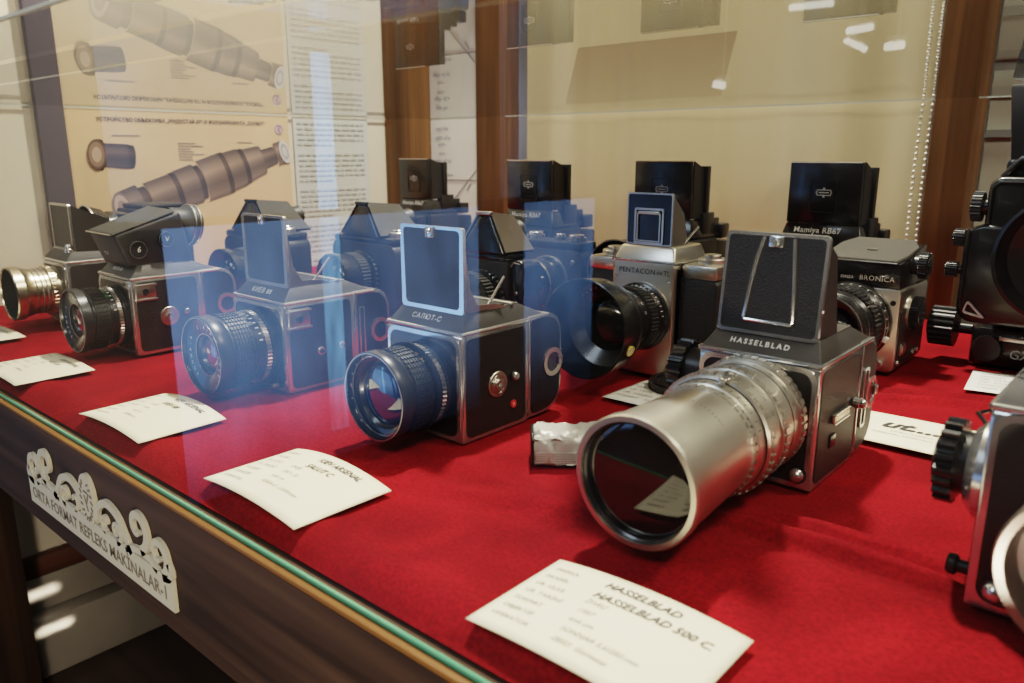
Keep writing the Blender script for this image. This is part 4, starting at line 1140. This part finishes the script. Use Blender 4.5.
# knobs along the left side
m = T(-hw, .010, .036) @ AX('-x')
k = B().cyl(.006, 0, .022, m, 20).build('focus_shaft', 'black', c)
B().cogs(.0215, .016, .040, 20, .0018, m).cyl(.014, .0395, .0425, m, 32, .001).build('focus_knob', 'black_metal', k, 20)
for (x, y, z, r, l, n) in ((-.078, -.018, .167, .0150, .015, 24), (-.090, -.018, .135, .0090, .016, 18), (-.092, -.018, .102, .0080, .018, 18)):
    m = T(x, y, z) @ AX('-x')
    k = B().cyl(r*.55, -.004, l*.5, m, 18).build('side_shaft', 'black', c)
    B().cogs(r, l*.4, l, n, .0010, m).cyl(r*.7, l-.0005, l+.0015, m, 24, .0005).build('side_knob', 'black_metal', k, 20)

# ------------------------------------------------------------------ 11: chrome camera in the right foreground
c = thing('box_camera', 'shiny chrome box camera with cogged black knob, out of focus at lower right', 'camera', (-.0170, .412, 0))
cube_camera(c, .087, .104, .110, .074, '', 'hass', 'none', 'none')
m = T(.010, -.001, .052) @ FWD
lb = B().lathe([(.0345, 0), (.0345, .008), (.033, .010), (.033, .018), (.035, .020), (.0375, .034), (.0385, .044), (.0375, .047), (.034, .046), (.031, .032), (.024, .026)], m, 64).build('lens_barrel', 'satin', c)
B().nubs(.0348, .0045, 40, .003, .0009, .005, m).build('focus_ring', 'chrome', lb)
B().dome(.0245, .006, m @ T(0, 0, .026), 40).build('front_glass', 'lens_glass', lb, smooth=180)
B().lathe([(.027, 0), (.026, .004), (.020, .009), (1e-5, .010)], T(-.0437, .030, .062) @ AX('-x'), 40).build('knob_boss', 'chrome', c)
m = T(-.0510, .030, .063) @ AX('-x')
k = B().cyl(.0165, 0, .010, m, 40, .001).build('winding_knob', 'black_metal', c)
B().cogs(.0225, .007, .0155, 20, .0026, m).build('knob_rim', 'black', k, 20)
B().cyl(.0135, .015, .018, m, 36, .001).build('knob_cap', 'black', k)
B().tube([(-.044, .050, .082), (-.052, .056, .086), (-.056, .046, .086), (-.050, .036, .084)], .0012, 8).build('strap_loop', 'black', c)
b = B().cyl(.0035, 0, .009, T(-.0437, .012, .014) @ AX('-x'), 16, .0006).cyl(.0055, .006, .011, T(-.0437, .012, .014) @ AX('-x'), 16, .001); b.build('side_lock', 'black_metal', c)
B().ball((-.030, -.003, .013), .0058, 16).build('shutter_release', 'chrome', c)
B().cyl(.0068, -.0005, .0012, T(-.030, -.001, .013) @ AX('-y'), 24).build('release_collar', 'black', c)
B().box(-.034, .034, .016, .080, .1165, .1215, .003).build('folded_hood', 'leather', c)

# ------------------------------------------------------------------ small things on the cloth
cp = thing('lens_cover', 'round black lens cap lying on red velvet beside the silver-fronted camera', 'lens cap', (-.346, .641, .0005))
k = B().lathe([(1e-5, .001), (.030, .001), (.0315, .002), (.0315, .009), (.0300, .0105), (.0250, .0105), (.0240, .0085), (1e-5, .0085)], None, 56).build('disc', 'black', cp)
B().cogs(.0320, .002, .0080, 60, .0007, None, r_in=.030).build('ribbed_edge', 'black_matte', cp, 20)

fl = thing('film_roll', 'film roll wrapped in crumpled silvery white paper beside the telephoto lens', 'film roll', (-.3135, .4425, .0005), .717)
b = B(); n = 28; st = 22; rnd = random.Random(5)
vs = []
pr = round_poly([(-.0145, 0), (.0145, 0), (.0145, .0245), (-.0145, .0245)], [.003, .003, .009, .008], 6)
n = len(pr)
for i in range(st+1):
    x = -.040+.085*i/st
    e = .0017
    for (y, z) in pr:
        k = 1.-.10*max(0, (i-st+1)) - .05*max(0, 1-i)
        vs.append((x+rnd.uniform(-.0006, .0006), y*k+rnd.uniform(-e, e), max(0, z*k+(rnd.uniform(-e, e) if z > .004 else 0))))
fs_ = []
for i in range(st):
    for j in range(n):
        k = (j+1) % n; fs_.append([i*n+j, i*n+k, (i+1)*n+k, (i+1)*n+j])
fs_ += [list(range(n))[::-1], [st*n+j for j in range(n)]]
b.add(vs, fs_).build('wrapper', 'foil_paper', fl, smooth=50)
b = B()
for k in range(5): b.box(-.0385, .044, -.0158, -.0150, .003+k*.0017, .0040+k*.0017)
b.build('foil_folds', 'foil_paper', fl)
B().prism([(-.0150, .0005), (.0150, .0005), (.0150, .020), (.010, .0235), (-.010, .0235), (-.0150, .020)], -.0418, -.0395, 'yz', .0008).build('end_cap', 'black_metal', fl)

# ------------------------------------------------------------------ cards
def card(name, label, loc, w, h, rz, curl, lines, mat='paper', tilt=0., group=None, base=.0012):
    c = thing(name, label, 'card', loc, rz)
    def fz(p):
        u = p[0]/(w/2)
        return Vector((p[0], p[1], base+curl*(1-u*u)*(.55+.45*(p[1]/h+.5))+tilt*(p[1]/h+.5)+p[2]))
    nx, ny = 24, 10; vs = []
    for j in range(ny+1):
        for i in range(nx+1): vs.append(fz((-w/2+w*i/nx, -h/2+h*j/ny, 0)))
    b = B().add(vs, [[j*(nx+1)+i, j*(nx+1)+i+1, (j+1)*(nx+1)+i+1, (j+1)*(nx+1)+i] for j in range(ny) for i in range(nx)])
    o = b.build('sheet', mat, c, smooth=180)
    so = o.modifiers.new('thickness', 'SOLIDIFY'); so.thickness = .0004; so.offset = -1
    for nm, ink, items in lines:
        b = B()
        for (txt, x, y, size, sh, al, bold) in items:
            rr = random.Random(hash((txt, 3)) % 1000 if False else sum(map(ord, txt)))
            off = Matrix.Translation((x*w, y*h, .0004)) @ RZ(rr.uniform(-.012, .012))
            b.text(txt, size, None, al, sh, fn=lambda p, off=off: fz(off @ p), bold=bold)
        b.build(nm, ink, c, smooth=0)
    return c
LEFTCOL = ['MARKA', 'MODEL', 'ÜR. ÜLKE', 'ÜR. TARİHİ', 'FORMAT', 'OBJEKTİF', 'OPERATÖR']
def info(big, rest, s=.0068, n=7, big_x=-.10):
    it = [(t, -.45, .36-.115*k, .0044, .05, 'LEFT', 0) for k, t in enumerate(LEFTCOL[:n])]
    small = [(t, -.17+.012*k, .36-.115*(k+2), .0046, .3, 'LEFT', 0) for k, t in enumerate(rest)]
    head = [(t, big_x, .37-.145*k, s, .3, 'LEFT', .012) for k, t in enumerate(big)]
    return [('printed_words', 'ink_faint', it), ('faint_writing', 'ink_faint', small), ('bold_writing', 'ink', head)]
card('info_card', 'cream card in front of the long silver lens, largest and nearest of the cards', (-.1805, .2735, .0012), .112, .074, 0, .0040,
     info(['HASSELBLAD', 'HASSELBLAD 500 C.'], ['İSVEÇ', '1957', '6x6 cm', 'SONNAR 5,6/250 mm', 'ZEISS  Germany'], .0074, big_x=-.17), base=.0012)
card('info_card', 'cream curled card in front of the blue-lensed camera, next to the nearest card', (-.4325, .2725, .0012), .112, .074, -.02, .0065,
     info(['KIEV ARSENAL', 'SALUT C'], ['SSCB', '1957 - 72', '6x6 cm', 'VEGA-12  2.8/90 mm', ''], .0072))
card('info_card', 'cream curled card above the sign, third of the cards along the front', (-.645, .2725, .0012), .110, .074, .02, .0065,
     info(['KIEV ARSENAL', 'KIEV 88'], ['SSCB', '1979 -', '6x6 cm', '2.8/80 mm'], .0072))
card('info_card', 'cream flat card in front of the prism-topped box camera at left', (-.888, .2640, .0010), .108, .074, .0, .0020,
     info(['KIEV ARSENAL', 'KIEV 88'], ['SSCB', '1979 -', '6x6 cm', '2.8/80 mm'], .0068))
card('info_card', 'cream card cut off by the left edge below the brassy silver lens', (-1.108, .2690, .0010), .108, .074, .02, .002, info(['HASSELBLAD', '1000 F'], ['İSVEÇ', '1952'], .0068))
card('info_card', 'small white card half hidden behind the silver telephoto lens', (-.334, .607, .0006), .110, .074, -.03, .0015,
     [('faint_writing', 'ink_faint', [('MARKA     PENTACON', -.45, .3, .006, 0, 'LEFT', 0), ('MODEL     SIX TL', -.45, .15, .006, 0, 'LEFT', 0), ('ÜR. ÜLKE   D. ALMANYA', -.45, 0, .006, 0, 'LEFT', 0), ('ÜR. TARİHİ  1969', -.45, -.15, .006, 0, 'LEFT', 0), ('FORMAT    6x6', -.45, -.3, .006, 0, 'LEFT', 0)])], 'paper_white')
card('info_card', 'small white card in front of the big bellows camera at right', (-.094, .862, .0006), .110, .080, .10, .0015,
     [('faint_writing', 'ink_faint', [('MARKA      FUJI', -.42, .36, .0066, 0, 'LEFT', 0), ('MODEL      GX680', -.42, .22, .0066, 0, 'LEFT', 0), ('ÜR. ÜLKE    JAPONYA', -.42, .08, .0066, 0, 'LEFT', 0), ('ÜR. TARİHİ   1989', -.42, -.06, .0066, 0, 'LEFT', 0), ('FORMAT     6x8', -.42, -.20, .0066, 0, 'LEFT', 0), ('OBJEKTİF', -.42, -.34, .0066, 0, 'LEFT', 0)])], 'paper_white')
card('printed_strip', 'long cream paper strip with bold printed word, under the cogged knob at right', (-.118, .652, .0006), .190, .076, 0, .0012,
     [('bold_print', 'ink', [('ut....', -.29, .14, .026, .35, 'LEFT', .03)]),
      ('small_print', 'ink_faint', [('the camera system that gives the photographer', -.08, .10, .0048, 0, 'LEFT', 0), ('perfect freedom, with interchangeable lenses,', -.23, -.06, .0048, 0, 'LEFT', 0), ('magazines, viewfinders and accessories', -.29, -.16, .0048, 0, 'LEFT', 0)])])

# ------------------------------------------------------------------ ceiling lamps, lights
def lamp(x, y, sx, sy, label, rz=0.):
    t = thing('ceiling_lamp', label, 'lamp', (x, y, 1.95), rz)
    B().box(-sx/2-.02, sx/2+.02, -sy/2-.02, sy/2+.02, -.045, 0, .004).build('housing', 'white_paint', t)
    B().box(-sx/2, sx/2, -sy/2, sy/2, -.052, -.0455).build('diffuser', 'lamp_glow', t)
def tube(y, p, q):
    t = thing('pendant_lamp', 'bright white tube lamp in the room, mirrored in the showcase glass', 'lamp', (p[0], y, p[1]), 0, 'tube lamps across the room')
    d = (q[0]-p[0], q[1]-p[1])
    B().tube([(0, 0, 0), (d[0], 0, d[1])], .014, 10).build('glowing_tube', 'tube_glow', t)
    B().tube([(0, -.03, .02), (d[0], -.03, d[1]+.02)], .02, 8).build('fitting', 'white_paint', t)
    B().tube([(d[0]/2, -.03, d[1]/2), (d[0]/2, -.03, 1.95-p[1])], .004, 6).build('hanger', 'white_paint', t)
emit('tube_glow', (1., .97, .9), 4.)
tube(-3.70, (-1.714, 0.8945), (-1.5598, 0.8085))
tube(-3.45, (-1.3651, 0.7247), (-1.267, 0.6733))
tube(-3.20, (-1.533, 0.8493), (-1.3433, 0.8485))
tube(-2.95, (-1.1853, 0.6934), (-1.0865, 0.6989))
tube(-2.70, (-0.9575, 0.5911), (-0.8937, 0.5926))
tube(-2.45, (-1.4958, 0.4771), (-1.4535, 0.4675))
emit('lamp_glow', (1., .90, .74), 6.)
def area(name, loc, target, sx, sy, power, col):
    l = bpy.data.lights.new(name, 'AREA'); l.shape = 'RECTANGLE'; l.size = sx; l.size_y = sy; l.energy = power; l.color = col
    o = bpy.data.objects.new(name, l); COL.objects.link(o); o.location = loc
    o.rotation_euler = (Vector(target)-Vector(loc)).to_track_quat('-Z', 'Y').to_euler()
    return o
lamp(-.75, 1.02, .30, .12, 'long ceiling lamp above the back of the showcase')
lamp(1.2, -.6, .9, .12, 'unseen long ceiling lamp added in the room before the showcase')  # unseen lamp, added for its light on the camera fronts
lamp(.7, 1.0, .5, .10, 'short ceiling lamp to the right above the showcase')
area('key_light', (-.72, 1.00, 1.80), (-.30, .60, 0), .12, .08, 44, (1., .90, .76))
area('right_light', (.75, .95, 1.70), (-.2, .75, 0), .35, .2, 10, (1., .88, .70))
area('room_fill', (.9, -.8, 1.80), (-.2, .6, 0), .9, .3, 12, (1., .86, .68))  # added fill that lifts the camera fronts and cloth edge
area('left_light', (-.95, -.9, 1.4), (-.8, .4, 0), .5, .8, 6, (.72, .84, 1.))
area('under_table_fill', (.25, -.45, -.25), (-1.33, .45, -.48), .12, .12, 4.5, (1., .86, .66))  # unseen fill added to brighten the wall under the table
l = area('streak_helper', (-1.02, 0.3496, -0.3796), (-1.282, 0.3496, -0.4596), 0.046, .008, .009, (1., .9, .72)); l.data.spread = math.radians(4)  # unseen narrow light added to lay a bright streak on the marble
l = area('streak_helper', (-1.02, 0.3523, -0.4390), (-1.282, 0.3523, -0.5190), 0.049, .008, .009, (1., .9, .72)); l.data.spread = math.radians(4)  # second added light of this kind, for the lower streak
w = bpy.data.worlds.new('World'); SC.world = w; w.use_nodes = True
w.node_tree.nodes['Background'].inputs[0].default_value = (.75, .82, 1., 1); w.node_tree.nodes['Background'].inputs[1].default_value = .06

# ------------------------------------------------------------------ camera
cam = bpy.data.cameras.new('Camera'); co = bpy.data.objects.new('Camera', cam); COL.objects.link(co)
cam.sensor_width = 36; cam.lens = 781/1024*36; cam.clip_start = .02
co.location = (0, 0, .22); co.rotation_euler = (math.radians(90-13.6), 0, math.atan2(.6585, .7526))
cam.dof.use_dof = True; cam.dof.focus_distance = .70; cam.dof.aperture_fstop = 9.
SC.camera = co
SC.view_settings.view_transform = 'Filmic'; SC.view_settings.look = 'Medium High Contrast'; SC.view_settings.exposure = 1.0
SC.cycles.max_bounces = 10; SC.cycles.transparent_max_bounces = 24; SC.cycles.caustics_reflective = False; SC.cycles.caustics_refractive = False
